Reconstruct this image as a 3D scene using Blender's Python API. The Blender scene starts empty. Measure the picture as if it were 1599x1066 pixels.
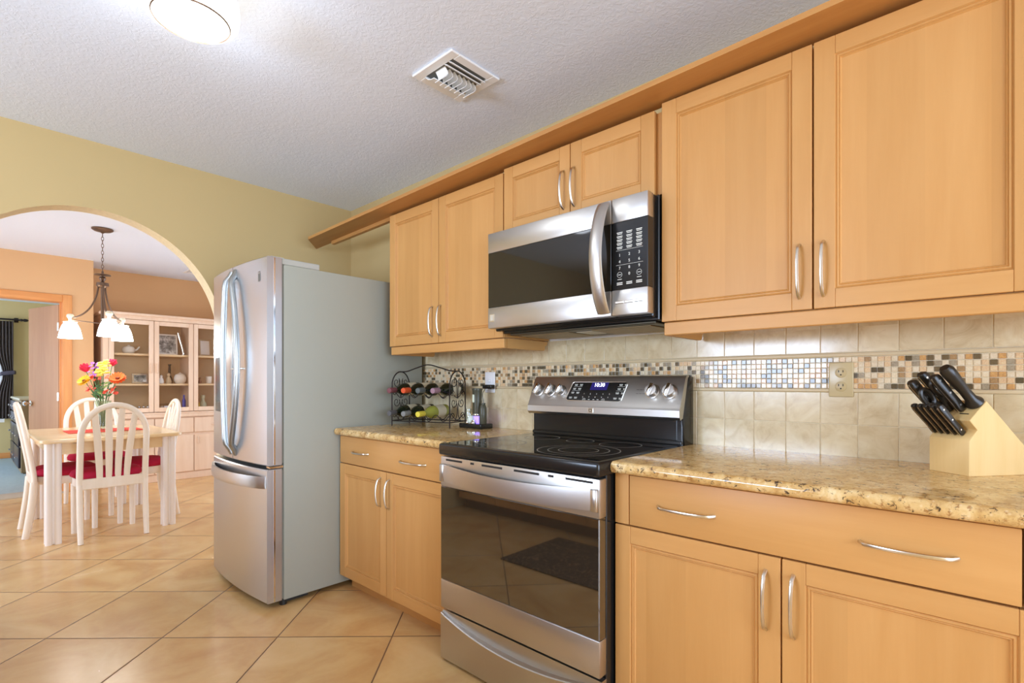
import bpy, bmesh, math, random
from mathutils import Vector, Matrix
random.seed(11)
S = bpy.context.scene
C = S.collection
PI = math.pi

# ------------------------------------------------------------------ camera, world, lights, exposure
cam_d = bpy.data.cameras.new('camera')
cam = bpy.data.objects.new('camera', cam_d)
C.objects.link(cam)
cam.location = (0, 0, 1.17)
cam.rotation_euler = (PI / 2, 0, math.atan2(738.5, 799.5))
cam_d.sensor_width = 36
cam_d.lens = 18.0
cam_d.shift_y = 64.5 / 1599
cam_d.clip_start = 0.02
S.camera = cam
S.view_settings.view_transform = 'Standard'
S.view_settings.look = 'None'
S.view_settings.gamma = 1
S.view_settings.use_curve_mapping = False
S.view_settings.exposure = 0.17
S.cycles.use_denoising = True
S.cycles.max_bounces = 10
S.cycles.diffuse_bounces = 6
S.cycles.glossy_bounces = 5
S.cycles.sample_clamp_indirect = 8
S.cycles.caustics_reflective = False
S.cycles.caustics_refractive = False

world = bpy.data.worlds.new('world')
S.world = world
world.use_nodes = True
world.node_tree.nodes['Background'].inputs[0].default_value = (0.75, 0.87, 1.0, 1)
world.node_tree.nodes['Background'].inputs[1].default_value = 1.0


def area(name, loc, rot, sx, sy, power, col=(1, 1, 1)):
    d = bpy.data.lights.new(name, 'AREA')
    d.shape = 'RECTANGLE'
    d.size, d.size_y = sx, sy
    d.energy = power
    d.color = col
    o = bpy.data.objects.new(name, d)
    C.objects.link(o)
    o.location = loc
    o.rotation_euler = rot
    return o


def point(name, loc, power, r, col=(1, 1, 1)):
    d = bpy.data.lights.new(name, 'POINT')
    d.energy = power
    d.shadow_soft_size = r
    d.color = col
    o = bpy.data.objects.new(name, d)
    C.objects.link(o)
    o.location = loc
    return o


# daylight through the kitchen window and the dining slider; the other three are added fill
DAY = (0.80, 1.0, 1.32)
area('daylight_kitchen_window', (-1.9, -2.27, 1.52), (PI / 2, 0, 0), 1.35, 0.85, 66, DAY)
area('added_fill_right', (3.45, -0.1, 1.3), (PI / 2, 0, PI / 2), 3.6, 2.0, 146, DAY)  # large fill from the right, added to even out the kitchen light
area('daylight_dining_slider', (-5.6, -2.57, 1.12), (PI / 2, 0, 0), 2.2, 2.0, 66, DAY)
area('added_fill_dining', (-5.4, 3.10, 1.2), (-PI / 2, 0, 0), 1.9, 1.9, 20, DAY)  # fill added to brighten the far dining floor, hutch and chairs
area('added_fill_bedroom', (-9.2, -2.15, 1.3), (PI / 2, 0, 0), 2.4, 1.6, 75, DAY)  # fill added at the unseen left side to brighten the bedroom

# ------------------------------------------------------------------ mesh helpers
MW = {}


class MB:
    def __init__(s):
        s.bm = bmesh.new()

    def _fin(s, vs, mi):
        for f in {f for v in vs for f in v.link_faces}:
            f.material_index = mi

    def box(s, x0, x1, y0, y1, z0, z1, bev=0.0, mi=0, seg=1, M=None):
        x0, x1 = min(x0, x1), max(x0, x1)
        y0, y1 = min(y0, y1), max(y0, y1)
        z0, z1 = min(z0, z1), max(z0, z1)
        r = bmesh.ops.create_cube(s.bm, size=1)
        vs = r['verts']
        for v in vs:
            v.co = Vector((x0 + (v.co.x + .5) * (x1 - x0), y0 + (v.co.y + .5) * (y1 - y0), z0 + (v.co.z + .5) * (z1 - z0)))
        s._fin(vs, mi)
        if bev > 0:
            es = list({e for v in vs for e in v.link_edges})
            bev = min(bev, .49 * min(x1 - x0, y1 - y0, z1 - z0))
            r = bmesh.ops.bevel(s.bm, geom=es, offset=bev, segments=seg, affect='EDGES', profile=.5)
            vs = list({v for v in vs if v.is_valid} | set(r['verts']))
            s._fin(vs, mi)
        if M is not None:
            bmesh.ops.transform(s.bm, matrix=M, verts=vs)
        return s

    def quad(s, pts, mi=0):
        f = s.bm.faces.new([s.bm.verts.new(p) for p in pts])
        f.material_index = mi
        return s

    def prism(s, poly, fn, a, b, mi=0, bev=0.0, seg=2):
        """poly in 2-D; fn(p, t) -> 3-D; from t=a to t=b"""
        A = [s.bm.verts.new(fn(p, a)) for p in poly]
        B = [s.bm.verts.new(fn(p, b)) for p in poly]
        n = len(poly)
        fs = [s.bm.faces.new(A), s.bm.faces.new(B[::-1])]
        for i in range(n):
            fs.append(s.bm.faces.new((A[i], B[i], B[(i + 1) % n], A[(i + 1) % n])))
        for f in fs:
            f.material_index = mi
        bmesh.ops.recalc_face_normals(s.bm, faces=fs)
        if bev:
            es = list({e for f in fs for e in f.edges})
            r = bmesh.ops.bevel(s.bm, geom=es, offset=bev, segments=seg, affect='EDGES', profile=.5)
            for f in r['faces']:
                f.material_index = mi
        return s

    def tube(s, pts, r, seg=8, closed=False, mi=0, flat=None, up=None, caps=True):
        """r: number or list; flat=(a,b) scales the ring along the two frame axes"""
        P = [Vector(p) for p in pts]
        n = len(P)
        R = r if isinstance(r, (list, tuple)) else [r] * n
        T = []
        for i in range(n):
            a = P[(i - 1) % n] if (closed or i > 0) else P[i]
            b = P[(i + 1) % n] if (closed or i < n - 1) else P[i]
            T.append((b - a).normalized())
        u = Vector(up) if up is not None else (Vector((0, 0, 1)) if abs(T[0].z) < .9 else Vector((1, 0, 0)))
        rings = []
        fa, fb = flat if flat else (1, 1)
        for i in range(n):
            if up is not None:
                u = Vector(up)
            u = (u - T[i] * u.dot(T[i]))
            if u.length < 1e-6:
                u = T[i].orthogonal()
            u.normalize()
            w = T[i].cross(u)
            rings.append([s.bm.verts.new(P[i] + (u * math.cos(k * 2 * PI / seg) * fa + w * math.sin(k * 2 * PI / seg) * fb) * R[i]) for k in range(seg)])
        m = n if closed else n - 1
        for i in range(m):
            A, B = rings[i], rings[(i + 1) % n]
            for k in range(seg):
                f = s.bm.faces.new((A[k], A[(k + 1) % seg], B[(k + 1) % seg], B[k]))
                f.material_index = mi
        if not closed and caps:
            f = s.bm.faces.new(rings[0][::-1]); f.material_index = mi
            f = s.bm.faces.new(rings[-1]); f.material_index = mi
        return s

    def lathe(s, prof, seg=24, M=None, mi=0, cap=True):
        """prof: list of (radius, height) about local z"""
        M = M or Matrix()
        rings = []
        for r, z in prof:
            if r < 1e-6:
                rings.append([s.bm.verts.new(M @ Vector((0, 0, z)))])
            else:
                rings.append([s.bm.verts.new(M @ Vector((r * math.cos(k * 2 * PI / seg), r * math.sin(k * 2 * PI / seg), z))) for k in range(seg)])
        for A, B in zip(rings, rings[1:]):
            for k in range(seg):
                k2 = (k + 1) % seg
                if len(A) == 1 and len(B) == 1:
                    break
                if len(A) == 1:
                    f = s.bm.faces.new((A[0], B[k2], B[k]))
                elif len(B) == 1:
                    f = s.bm.faces.new((A[k], A[k2], B[0]))
                else:
                    f = s.bm.faces.new((A[k], A[k2], B[k2], B[k]))
                f.material_index = mi
        if cap:
            for rg, rev in ((rings[0], True), (rings[-1], False)):
                if len(rg) > 2:
                    f = s.bm.faces.new(rg[::-1] if rev else rg)
                    f.material_index = mi
        return s

    def rings(s, x0, x1, z0, z1, prof, mi=0, y=0, close=False):
        """picture-frame sweep facing -Y: prof = [(inset, dy)]"""
        loops = []
        for d, dy in prof:
            loops.append([s.bm.verts.new(p) for p in ((x0 + d, y + dy, z0 + d), (x1 - d, y + dy, z0 + d), (x1 - d, y + dy, z1 - d), (x0 + d, y + dy, z1 - d))])
        for A, B in zip(loops, loops[1:]):
            for k in range(4):
                f = s.bm.faces.new((A[k], A[(k + 1) % 4], B[(k + 1) % 4], B[k]))
                f.material_index = mi
        if close:
            f = s.bm.faces.new(loops[-1])
            f.material_index = mi
        return s

    def sphere(s, c, r, seg=12, mi=0, sc=(1, 1, 1)):
        ret = bmesh.ops.create_uvsphere(s.bm, u_segments=seg, v_segments=max(6, seg // 2), radius=r)
        for v in ret['verts']:
            v.co = Vector((v.co.x * sc[0], v.co.y * sc[1], v.co.z * sc[2])) + Vector(c)
        s._fin(ret['verts'], mi)
        return s

    def text(s, txt, size, M, mi=0, ext=0.0004):
        cu = bpy.data.curves.new('txt', 'FONT')
        cu.body = txt
        cu.size = size
        cu.align_x = 'CENTER'
        cu.align_y = 'CENTER'
        cu.extrude = ext
        cu.resolution_u = 2
        ob = bpy.data.objects.new('txt', cu)
        C.objects.link(ob)
        dg = bpy.context.evaluated_depsgraph_get()
        me = bpy.data.meshes.new_from_object(ob.evaluated_get(dg))
        me.transform(M)
        n0 = len(s.bm.faces)
        s.bm.from_mesh(me)
        s.bm.faces.ensure_lookup_table()
        for f in s.bm.faces[n0:]:
            f.material_index = mi
        bpy.data.objects.remove(ob)
        bpy.data.curves.remove(cu)
        bpy.data.meshes.remove(me)
        return s

    def build(s, name, mat, parent=None, smooth=True, local=False, ang=35, origin=True):
        bm = s.bm
        bm.normal_update()
        if smooth:
            for f in bm.faces:
                f.smooth = True
            ca = math.cos(math.radians(ang))
            for e in bm.edges:
                if len(e.link_faces) == 2 and e.link_faces[0].normal.dot(e.link_faces[1].normal) < ca:
                    e.smooth = False
        shift = Vector((0, 0, 0))
        if parent is not None:
            M = MW[parent.name]
            if not local:
                bm.transform(M.inverted())
        else:
            if origin and not local:
                xs = [v.co for v in bm.verts]
                lo = Vector((min(v.x for v in xs), min(v.y for v in xs), min(v.z for v in xs)))
                hi = Vector((max(v.x for v in xs), max(v.y for v in xs), max(v.z for v in xs)))
                shift = Vector(((lo.x + hi.x) / 2, (lo.y + hi.y) / 2, lo.z))
                bm.transform(Matrix.Translation(-shift))
        me = bpy.data.meshes.new(name)
        bm.to_mesh(me)
        bm.free()
        for m in (mat if isinstance(mat, (list, tuple)) else [mat]):
            me.materials.append(m)
        o = bpy.data.objects.new(name, me)
        C.objects.link(o)
        if parent is not None:
            o.parent = parent
            MW[o.name] = MW[parent.name]
        else:
            o.location = shift
            MW[o.name] = Matrix.Translation(shift)
        return o


def tag(o, label=None, cat=None, group=None, kind=None):
    if label:
        o['label'] = label
    if cat:
        o['category'] = cat
    if group:
        o['group'] = group
    if kind:
        o['kind'] = kind
    return o


def thing(name, label, cat, loc=(0, 0, 0), rotz=0.0, group=None):
    o = bpy.data.objects.new(name, None)
    C.objects.link(o)
    o.empty_display_size = .1
    o.location = loc
    o.rotation_euler = (0, 0, rotz)
    MW[o.name] = Matrix.Translation(Vector(loc)) @ Matrix.Rotation(rotz, 4, 'Z')
    return tag(o, label, cat, group)


def dup(root, loc, rot=None, label=None, group=None):
    r = root.copy()
    C.objects.link(r)
    r.location = loc
    if rot is not None:
        r.rotation_euler = rot
    if label:
        r['label'] = label
    if group:
        r['group'] = group
    for ch in list(root.children):
        c = ch.copy()
        C.objects.link(c)
        c.parent = r
        for g in list(ch.children):
            d = g.copy()
            C.objects.link(d)
            d.parent = c
    return r


def struct(mb, name, mat, smooth=False, label=None, cat=None):
    o = mb.build(name, mat, smooth=smooth)
    return tag(o, label, cat, kind='structure')


# ------------------------------------------------------------------ materials
def lin(r, g, b):
    f = lambda c: (c / 255 / 12.92) if c / 255 <= .04045 else ((c / 255 + .055) / 1.055) ** 2.4
    return (f(r), f(g), f(b), 1)


def new_mat(name):
    m = bpy.data.materials.new(name)
    m.use_nodes = True
    nt = m.node_tree
    return m, nt, nt.nodes['Principled BSDF']


def setin(nt, node, key, val):
    if isinstance(val, bpy.types.NodeSocket):
        nt.links.new(val, node.inputs[key])
    else:
        node.inputs[key].default_value = val


def ND(nt, typ, out=0, props=None, **ins):
    n = nt.nodes.new(typ)
    for k, v in (props or {}).items():
        setattr(n, k, v)
    for k, v in ins.items():
        key = int(k[1:]) if k[0] == 'i' and k[1:].isdigit() else k.replace('_', ' ')
        setin(nt, n, key, v)
    return n.outputs[out]


def MATH(nt, op, a, b=None, c=None):
    n = nt.nodes.new('ShaderNodeMath')
    n.operation = op
    setin(nt, n, 0, a)
    if b is not None:
        setin(nt, n, 1, b)
    if c is not None:
        setin(nt, n, 2, c)
    return n.outputs[0]


def RAMP(nt, fac, stops, interp='LINEAR'):
    n = nt.nodes.new('ShaderNodeValToRGB')
    n.color_ramp.interpolation = interp
    el = n.color_ramp.elements
    while len(el) < len(stops):
        el.new(.5)
    for e, (p, c) in zip(el, stops):
        e.position = p
        e.color = c
    setin(nt, n, 0, fac)
    return n.outputs[0]


def MIX(nt, fac, a, b, blend='MIX'):
    n = nt.nodes.new('ShaderNodeMix')
    n.data_type = 'RGBA'
    n.blend_type = blend
    setin(nt, n, 0, fac)
    setin(nt, n, 6, a)
    setin(nt, n, 7, b)
    return n.outputs[2]


def OBJC(nt):
    return nt.nodes.new('ShaderNodeTexCoord').outputs['Object']


def POS(nt):
    return nt.nodes.new('ShaderNodeNewGeometry').outputs['Position']


def MAPP(nt, vec, scale=(1, 1, 1), rot=(0, 0, 0), loc=(0, 0, 0)):
    n = nt.nodes.new('ShaderNodeMapping')
    nt.links.new(vec, n.inputs[0])
    n.inputs['Location'].default_value = loc
    n.inputs['Rotation'].default_value = rot
    n.inputs['Scale'].default_value = scale
    return n.outputs[0]


def NOISE(nt, vec, scale, detail=3, rough=.5, dist=0.0, out=0):
    return ND(nt, 'ShaderNodeTexNoise', out, None, Vector=vec, Scale=scale, Detail=detail, Roughness=rough, Distortion=dist)


def BUMP(nt, b, h, strength=.3, dist=.01):
    n = nt.nodes.new('ShaderNodeBump')
    n.inputs['Strength'].default_value = strength
    n.inputs['Distance'].default_value = dist
    setin(nt, n, 'Height', h)
    nt.links.new(n.outputs[0], b.inputs['Normal'])


def plain(name, col, rough=.5, metal=0.0, spec=.5, coat=0.0, emit=None, est=0.0, trans=0.0, ior=1.45, noise=0.0, nscale=8):
    m, nt, b = new_mat(name)
    if noise:
        n = NOISE(nt, OBJC(nt), nscale, 4)
        c2 = tuple(c * (1 - noise) for c in col[:3]) + (1,)
        setin(nt, b, 'Base Color', RAMP(nt, n, [(.3, c2), (.7, col)]))
    else:
        b.inputs['Base Color'].default_value = col
    b.inputs['Roughness'].default_value = rough
    b.inputs['Metallic'].default_value = metal
    b.inputs['Specular IOR Level'].default_value = spec
    b.inputs['Coat Weight'].default_value = coat
    b.inputs['Transmission Weight'].default_value = trans
    b.inputs['IOR'].default_value = ior
    if emit:
        b.inputs['Emission Color'].default_value = emit
        b.inputs['Emission Strength'].default_value = est
    return m


def wood(name, light, dark, axis='z', rough=.42, scale=1.0, plank=.0, spec=.38):
    m, nt, b = new_mat(name)
    p = OBJC(nt)
    rnd = ND(nt, 'ShaderNodeObjectInfo', 5)
    off = ND(nt, 'ShaderNodeVectorMath', 0, {'operation': 'SCALE'}, i0=(3.1, 5.3, 7.7), Scale=rnd)
    p = ND(nt, 'ShaderNodeVectorMath', 0, {'operation': 'ADD'}, i0=p, i1=off)
    sc = {'x': (1, 14, 14), 'y': (14, 1, 14), 'z': (14, 14, 1)}[axis]
    sc = tuple(v * scale for v in sc)
    g = NOISE(nt, MAPP(nt, p, sc), 1.6, 5, .6, .6)
    fine = NOISE(nt, MAPP(nt, p, tuple(v * 7 for v in sc)), 1.5, 3, .6)
    cloud = NOISE(nt, MAPP(nt, p, tuple(.35 * v if v > 2 else v for v in sc)), 1.0, 2, .5, 1.0)
    f = MATH(nt, 'ADD', MATH(nt, 'MULTIPLY', g, .55), MATH(nt, 'ADD', MATH(nt, 'MULTIPLY', cloud, .55), MATH(nt, 'MULTIPLY', fine, .12)))
    col = RAMP(nt, f, [(.40, dark), (.80, light)])
    if plank:
        ax = {'x': 2, 'z': 0, 'y': 0}[axis]
        s = ND(nt, 'ShaderNodeSeparateXYZ', ax, None, Vector=p)
        k = MATH(nt, 'FLOOR', MATH(nt, 'DIVIDE', s, plank))
        wn = ND(nt, 'ShaderNodeTexWhiteNoise', 0, {'noise_dimensions': '1D'}, W=k)
        col = MIX(nt, 1.0, col, RAMP(nt, wn, [(0, (.95, .945, .93, 1)), (1, (1.03, 1.03, 1.03, 1))]), 'MULTIPLY')
    setin(nt, b, 'Base Color', col)
    b.inputs['Roughness'].default_value = rough
    b.inputs['Specular IOR Level'].default_value = spec
    return m


LT, DK = lin(206, 155, 93), lin(196, 143, 80)
M_maple = wood('maple_vertical', LT, DK, 'z', plank=.13)
M_mapleh = wood('maple_horizontal', LT, DK, 'x')
M_mapled = wood('maple_depth', LT, DK, 'y')
M_crown = wood('maple_crown', lin(196, 144, 82), lin(180, 124, 66), 'x')
M_inside = plain('cabinet_gap', lin(95, 55, 25), .7)
M_oak = wood('oak_trim', lin(232, 165, 100), lin(205, 130, 65), 'z')
M_oakh = wood('oak_trim_horizontal', lin(232, 165, 100), lin(205, 130, 65), 'y')
M_doorw = wood('door_veneer', lin(180, 132, 86), lin(166, 114, 70), 'z', scale=.8, rough=.55, spec=.3)
M_hutch = wood('whitewashed_oak', lin(238, 212, 186), lin(226, 194, 164), 'z', rough=.45)
M_hutchin = plain('hutch_inside', lin(222, 190, 146), .6)
M_chairw = wood('white_lacquer_wood', lin(246, 236, 222), lin(238, 224, 204), 'z', rough=.3)
M_tablew = wood('table_ash', lin(240, 215, 172), lin(228, 196, 148), 'y', rough=.16)
M_tableleg = plain('table_leg_white', lin(243, 234, 226), .3)
M_block = wood('knife_block_wood', lin(236, 206, 146), lin(224, 188, 122), 'z', rough=.5)

M_wall = plain('kitchen_wall_tan', lin(200, 175, 124), .75, spec=.25, noise=.03, nscale=1.2)
M_archin = plain('arch_reveal_cream', lin(236, 214, 168), .8, noise=.12, nscale=60)
M_dwall = plain('dining_wall_peach', lin(224, 180, 132), .75, spec=.25, noise=.04, nscale=.8)
M_bwall = plain('bedroom_wall_olive', lin(210, 188, 132), .8, noise=.03, nscale=1)


def make_ceiling():
    m, nt, b = new_mat('ceiling_texture')
    p = POS(nt)
    n = NOISE(nt, p, 42, 3, .55, 1.2)
    r = RAMP(nt, n, [(.46, (0, 0, 0, 1)), (.56, (1, 1, 1, 1))])
    b.inputs['Base Color'].default_value = lin(232, 241, 255)
    b.inputs['Roughness'].default_value = .85
    BUMP(nt, b, r, .22, .004)
    return m


M_ceil = make_ceiling()
M_white = plain('white_enamel', lin(238, 238, 236), .4)
M_whitep = plain('white_plastic', lin(240, 240, 240), .3)


def make_floor():
    m, nt, b = new_mat('floor_tile_terracotta')
    p = POS(nt)
    T = .527
    ang = math.radians(43.5)
    e1 = (math.cos(ang), math.sin(ang), 0)       # along image horizontals
    e2 = (-math.sin(ang), math.cos(ang), 0)      # into the picture
    d1 = ND(nt, 'ShaderNodeVectorMath', 1, {'operation': 'DOT_PRODUCT'}, i0=p, i1=e1)
    d2 = ND(nt, 'ShaderNodeVectorMath', 1, {'operation': 'DOT_PRODUCT'}, i0=p, i1=e2)
    q1 = MATH(nt, 'DIVIDE', MATH(nt, 'SUBTRACT', d1, -1.575), T)
    q2 = MATH(nt, 'DIVIDE', MATH(nt, 'SUBTRACT', d2, 2.372), T)

    def edge(q):
        fr = MATH(nt, 'FRACT', q)
        return MATH(nt, 'MINIMUM', fr, MATH(nt, 'SUBTRACT', 1.0, fr))
    d = MATH(nt, 'MINIMUM', edge(q1), edge(q2))
    grout = RAMP(nt, d, [(.0045, (1, 1, 1, 1)), (.0085, (0, 0, 0, 1))])
    cell = ND(nt, 'ShaderNodeCombineXYZ', 0, None, X=MATH(nt, 'FLOOR', q1), Y=MATH(nt, 'FLOOR', q2))
    wn = ND(nt, 'ShaderNodeTexWhiteNoise', 0, {'noise_dimensions': '3D'}, Vector=cell)
    off = ND(nt, 'ShaderNodeVectorMath', 0, {'operation': 'SCALE'}, i0=cell, Scale=3.7)
    pp = ND(nt, 'ShaderNodeVectorMath', 0, {'operation': 'ADD'}, i0=p, i1=off)
    n1 = NOISE(nt, pp, 2.6, 4, .55, .8)
    n2 = NOISE(nt, pp, 34, 3, .6)
    f = MATH(nt, 'ADD', MATH(nt, 'MULTIPLY', n1, .9), MATH(nt, 'MULTIPLY', n2, .1))
    c = RAMP(nt, f, [(.32, lin(204, 156, 98)), (.52, lin(219, 178, 118)), (.72, lin(228, 192, 136))])
    c = MIX(nt, 1.0, c, RAMP(nt, wn, [(0, (.94, .94, .94, 1)), (1, (1.04, 1.03, 1.02, 1))]), 'MULTIPLY')
    c = MIX(nt, grout, c, lin(122, 90, 58))
    setin(nt, b, 'Base Color', c)
    setin(nt, b, 'Roughness', MATH(nt, 'ADD', MATH(nt, 'MULTIPLY', n1, .10), MATH(nt, 'ADD', .2, MATH(nt, 'MULTIPLY', grout, .4))))
    b.inputs['Specular IOR Level'].default_value = .5
    h = MATH(nt, 'MULTIPLY', grout, -1.0)
    BUMP(nt, b, h, .25, .004)
    return m


M_floor = make_floor()


def make_tile():
    m, nt, b = new_mat('backsplash_travertine')
    p = POS(nt)
    T = .1125
    sx = ND(nt, 'ShaderNodeSeparateXYZ', 0, None, Vector=p)
    sz = ND(nt, 'ShaderNodeSeparateXYZ', 2, None, Vector=p)
    cell = ND(nt, 'ShaderNodeCombineXYZ', 0, None, X=MATH(nt, 'FLOOR', MATH(nt, 'DIVIDE', MATH(nt, 'SUBTRACT', sx, -.207), T)), Y=MATH(nt, 'FLOOR', MATH(nt, 'DIVIDE', MATH(nt, 'SUBTRACT', sz, 1.025), .1125)))
    wn = ND(nt, 'ShaderNodeTexWhiteNoise', 0, {'noise_dimensions': '3D'}, Vector=cell)
    pp = ND(nt, 'ShaderNodeVectorMath', 0, {'operation': 'ADD'}, i0=p, i1=ND(nt, 'ShaderNodeVectorMath', 0, {'operation': 'SCALE'}, i0=cell, Scale=2.3))
    n1 = NOISE(nt, pp, 11, 5, .6, 1.4)
    n2 = NOISE(nt, pp, 30, 4, .6, .5)
    c = RAMP(nt, n1, [(.3, lin(206, 186, 146)), (.48, lin(222, 206, 168)), (.7, lin(233, 221, 188))])
    c = MIX(nt, RAMP(nt, n2, [(.62, (0, 0, 0, 1)), (.75, (.4, .4, .4, 1))]), c, lin(196, 172, 134))
    c = MIX(nt, 1.0, c, RAMP(nt, wn, [(0, (.92, .91, .90, 1)), (1, (1.03, 1.03, 1.03, 1))]), 'MULTIPLY')
    setin(nt, b, 'Base Color', c)
    b.inputs['Roughness'].default_value = .16
    BUMP(nt, b, n1, .05, .004)
    return m


M_tile = make_tile()
M_grout = plain('grout_cream', lin(226, 214, 186), .8)
M_liner = plain('liner_cream', lin(214, 196, 158), .35)


def make_mosaic():
    m, nt, b = new_mat('mosaic_glass_stone')
    p = POS(nt)
    P = .0183
    sx = ND(nt, 'ShaderNodeSeparateXYZ', 0, None, Vector=p)
    sz = ND(nt, 'ShaderNodeSeparateXYZ', 2, None, Vector=p)
    cell = ND(nt, 'ShaderNodeCombineXYZ', 0, None, X=MATH(nt, 'FLOOR', MATH(nt, 'DIVIDE', MATH(nt, 'SUBTRACT', sx, -2.735), P)), Y=MATH(nt, 'FLOOR', MATH(nt, 'DIVIDE', MATH(nt, 'SUBTRACT', sz, 1.1495), P)))
    wn = ND(nt, 'ShaderNodeTexWhiteNoise', 0, {'noise_dimensions': '3D'}, Vector=cell)
    c = RAMP(nt, wn, [(0, lin(92, 82, 62)), (.13, lin(160, 150, 130)), (.25, lin(204, 158, 104)), (.31, lin(224, 192, 154)), (.50, lin(224, 208, 180)), (.74, lin(168, 138, 100)), (.79, lin(230, 212, 180)), (.92, lin(112, 98, 74))], 'CONSTANT')
    n = NOISE(nt, p, 160, 3, .6, 1.5)
    c = MIX(nt, .35, c, RAMP(nt, n, [(.35, (.35, .3, .2, 1)), (.65, (.95, .9, .8, 1))]), 'OVERLAY')
    setin(nt, b, 'Base Color', c)
    b.inputs['Roughness'].default_value = .12
    return m


M_mosaic = make_mosaic()


def make_granite():
    m, nt, b = new_mat('granite_gold')
    p = POS(nt)
    n1 = NOISE(nt, p, 26, 5, .65, .6)
    n2 = NOISE(nt, p, 70, 4, .7)
    n3 = NOISE(nt, MAPP(nt, p, (1, 1, 1), loc=(5, 3, 1)), 55, 5, .7, .8)
    c = RAMP(nt, n1, [(.3, lin(180, 138, 80)), (.45, lin(206, 168, 106)), (.6, lin(220, 188, 130)), (.75, lin(234, 212, 166))])
    c = MIX(nt, RAMP(nt, n2, [(.56, (0, 0, 0, 1)), (.64, (.75, .75, .75, 1))]), c, lin(150, 98, 48))
    c = MIX(nt, RAMP(nt, n3, [(.585, (0, 0, 0, 1)), (.625, (1, 1, 1, 1))]), c, lin(74, 58, 44))
    v = ND(nt, 'ShaderNodeTexVoronoi', 0, None, Vector=p, Scale=60.0)
    c = MIX(nt, RAMP(nt, v, [(.0, (.5, .5, .5, 1)), (.22, (0, 0, 0, 1))]), c, lin(236, 214, 176))
    setin(nt, b, 'Base Color', c)
    b.inputs['Roughness'].default_value = .1
    return m


M_granite = make_granite()


def make_steel(name, col, rough, axis='x'):
    m, nt, b = new_mat(name)
    sc = {'x': (1, 220, 220), 'z': (90, 90, .3)}[axis]
    n = NOISE(nt, MAPP(nt, OBJC(nt), sc), 2.0, 2, .6)
    setin(nt, b, 'Roughness', MATH(nt, 'ADD', rough - .04, MATH(nt, 'MULTIPLY', n, .09)))
    b.inputs['Base Color'].default_value = col
    b.inputs['Metallic'].default_value = 1
    if axis == 'x':
        BUMP(nt, b, n, .03, .001)
    return m


M_steel = make_steel('brushed_steel', (.56, .54, .51, 1), .34)
M_steelf = plain('brushed_steel_fridge', (.58, .59, .60, 1), .30, 1)
M_nickel = plain('brushed_nickel', (.72, .68, .60, 1), .28, 1)
M_chrome = plain('chrome', (.8, .8, .8, 1), .1, 1)
M_fridgeside = plain('fridge_grey_paint', lin(160, 160, 146), .5, spec=.35)
M_gasket = plain('gasket_grey', lin(120, 118, 106), .6)
M_black = plain('black_enamel', (.012, .011, .010, 1), .18)
M_blackm = plain('black_matte', (.018, .016, .014, 1), .55)
M_glassblk = plain('dark_oven_glass', (.024, .017, .010, 1), .03, spec=1.0, coat=1.0, ior=1.65)
M_mwglass = plain('dark_microwave_glass', (.016, .013, .009, 1), .04, spec=.7)
M_cook = plain('ceramic_cooktop', (.014, .012, .010, 1), .04, spec=.7)
M_ringm = plain('burner_print', lin(150, 145, 135), .4)
M_print = plain('print_white', lin(225, 225, 215), .5)
M_blue = plain('display_blue', (.01, .01, .05, 1), .1, emit=(.12, .08, .7, 1), est=.16)
M_digit = plain('display_digits', (.8, .8, 1, 1), .4, emit=(.75, .75, 1, 1), est=3)
M_iron = plain('black_iron', lin(52, 44, 40), .45, .6)
M_bronze = plain('bronze', lin(120, 98, 82), .35, .8)
M_red = plain('red_fabric', lin(186, 32, 62), .85, spec=.2, noise=.25, nscale=3)
M_redmat = plain('red_mat', lin(226, 72, 58), .8)


def glass(name, col=(1, 1, 1, 1), rough=0.0, fac=.12):
    """thin glazing: mostly transparent with a mirror-like film"""
    m = bpy.data.materials.new(name)
    m.use_nodes = True
    nt = m.node_tree
    nt.nodes.remove(nt.nodes['Principled BSDF'])
    t = nt.nodes.new('ShaderNodeBsdfTransparent')
    t.inputs[0].default_value = col
    g = nt.nodes.new('ShaderNodeBsdfGlossy')
    g.inputs['Roughness'].default_value = .02
    mx = nt.nodes.new('ShaderNodeMixShader')
    mx.inputs[0].default_value = fac
    nt.links.new(t.outputs[0], mx.inputs[1])
    nt.links.new(g.outputs[0], mx.inputs[2])
    nt.links.new(mx.outputs[0], nt.nodes['Material Output'].inputs[0])
    return m


M_pane = glass('window_glass', fac=.08)
M_clear = glass('clear_glass', (.93, .97, .95, 1), fac=.16)
M_bottle = plain('dark_bottle_glass', (.012, .016, .008, 1), .05, spec=.8)
M_bottleg = plain('green_bottle_glass', lin(150, 150, 62), .05, spec=.8)
M_lampglass = plain('lamp_glass', (.95, .93, .85, 1), .3, emit=(1, .96, .86, 1), est=2.1)
M_shade = plain('chandelier_shade', (.95, .93, .88, 1), .3, emit=(1, .95, .85, 1), est=5)

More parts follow.
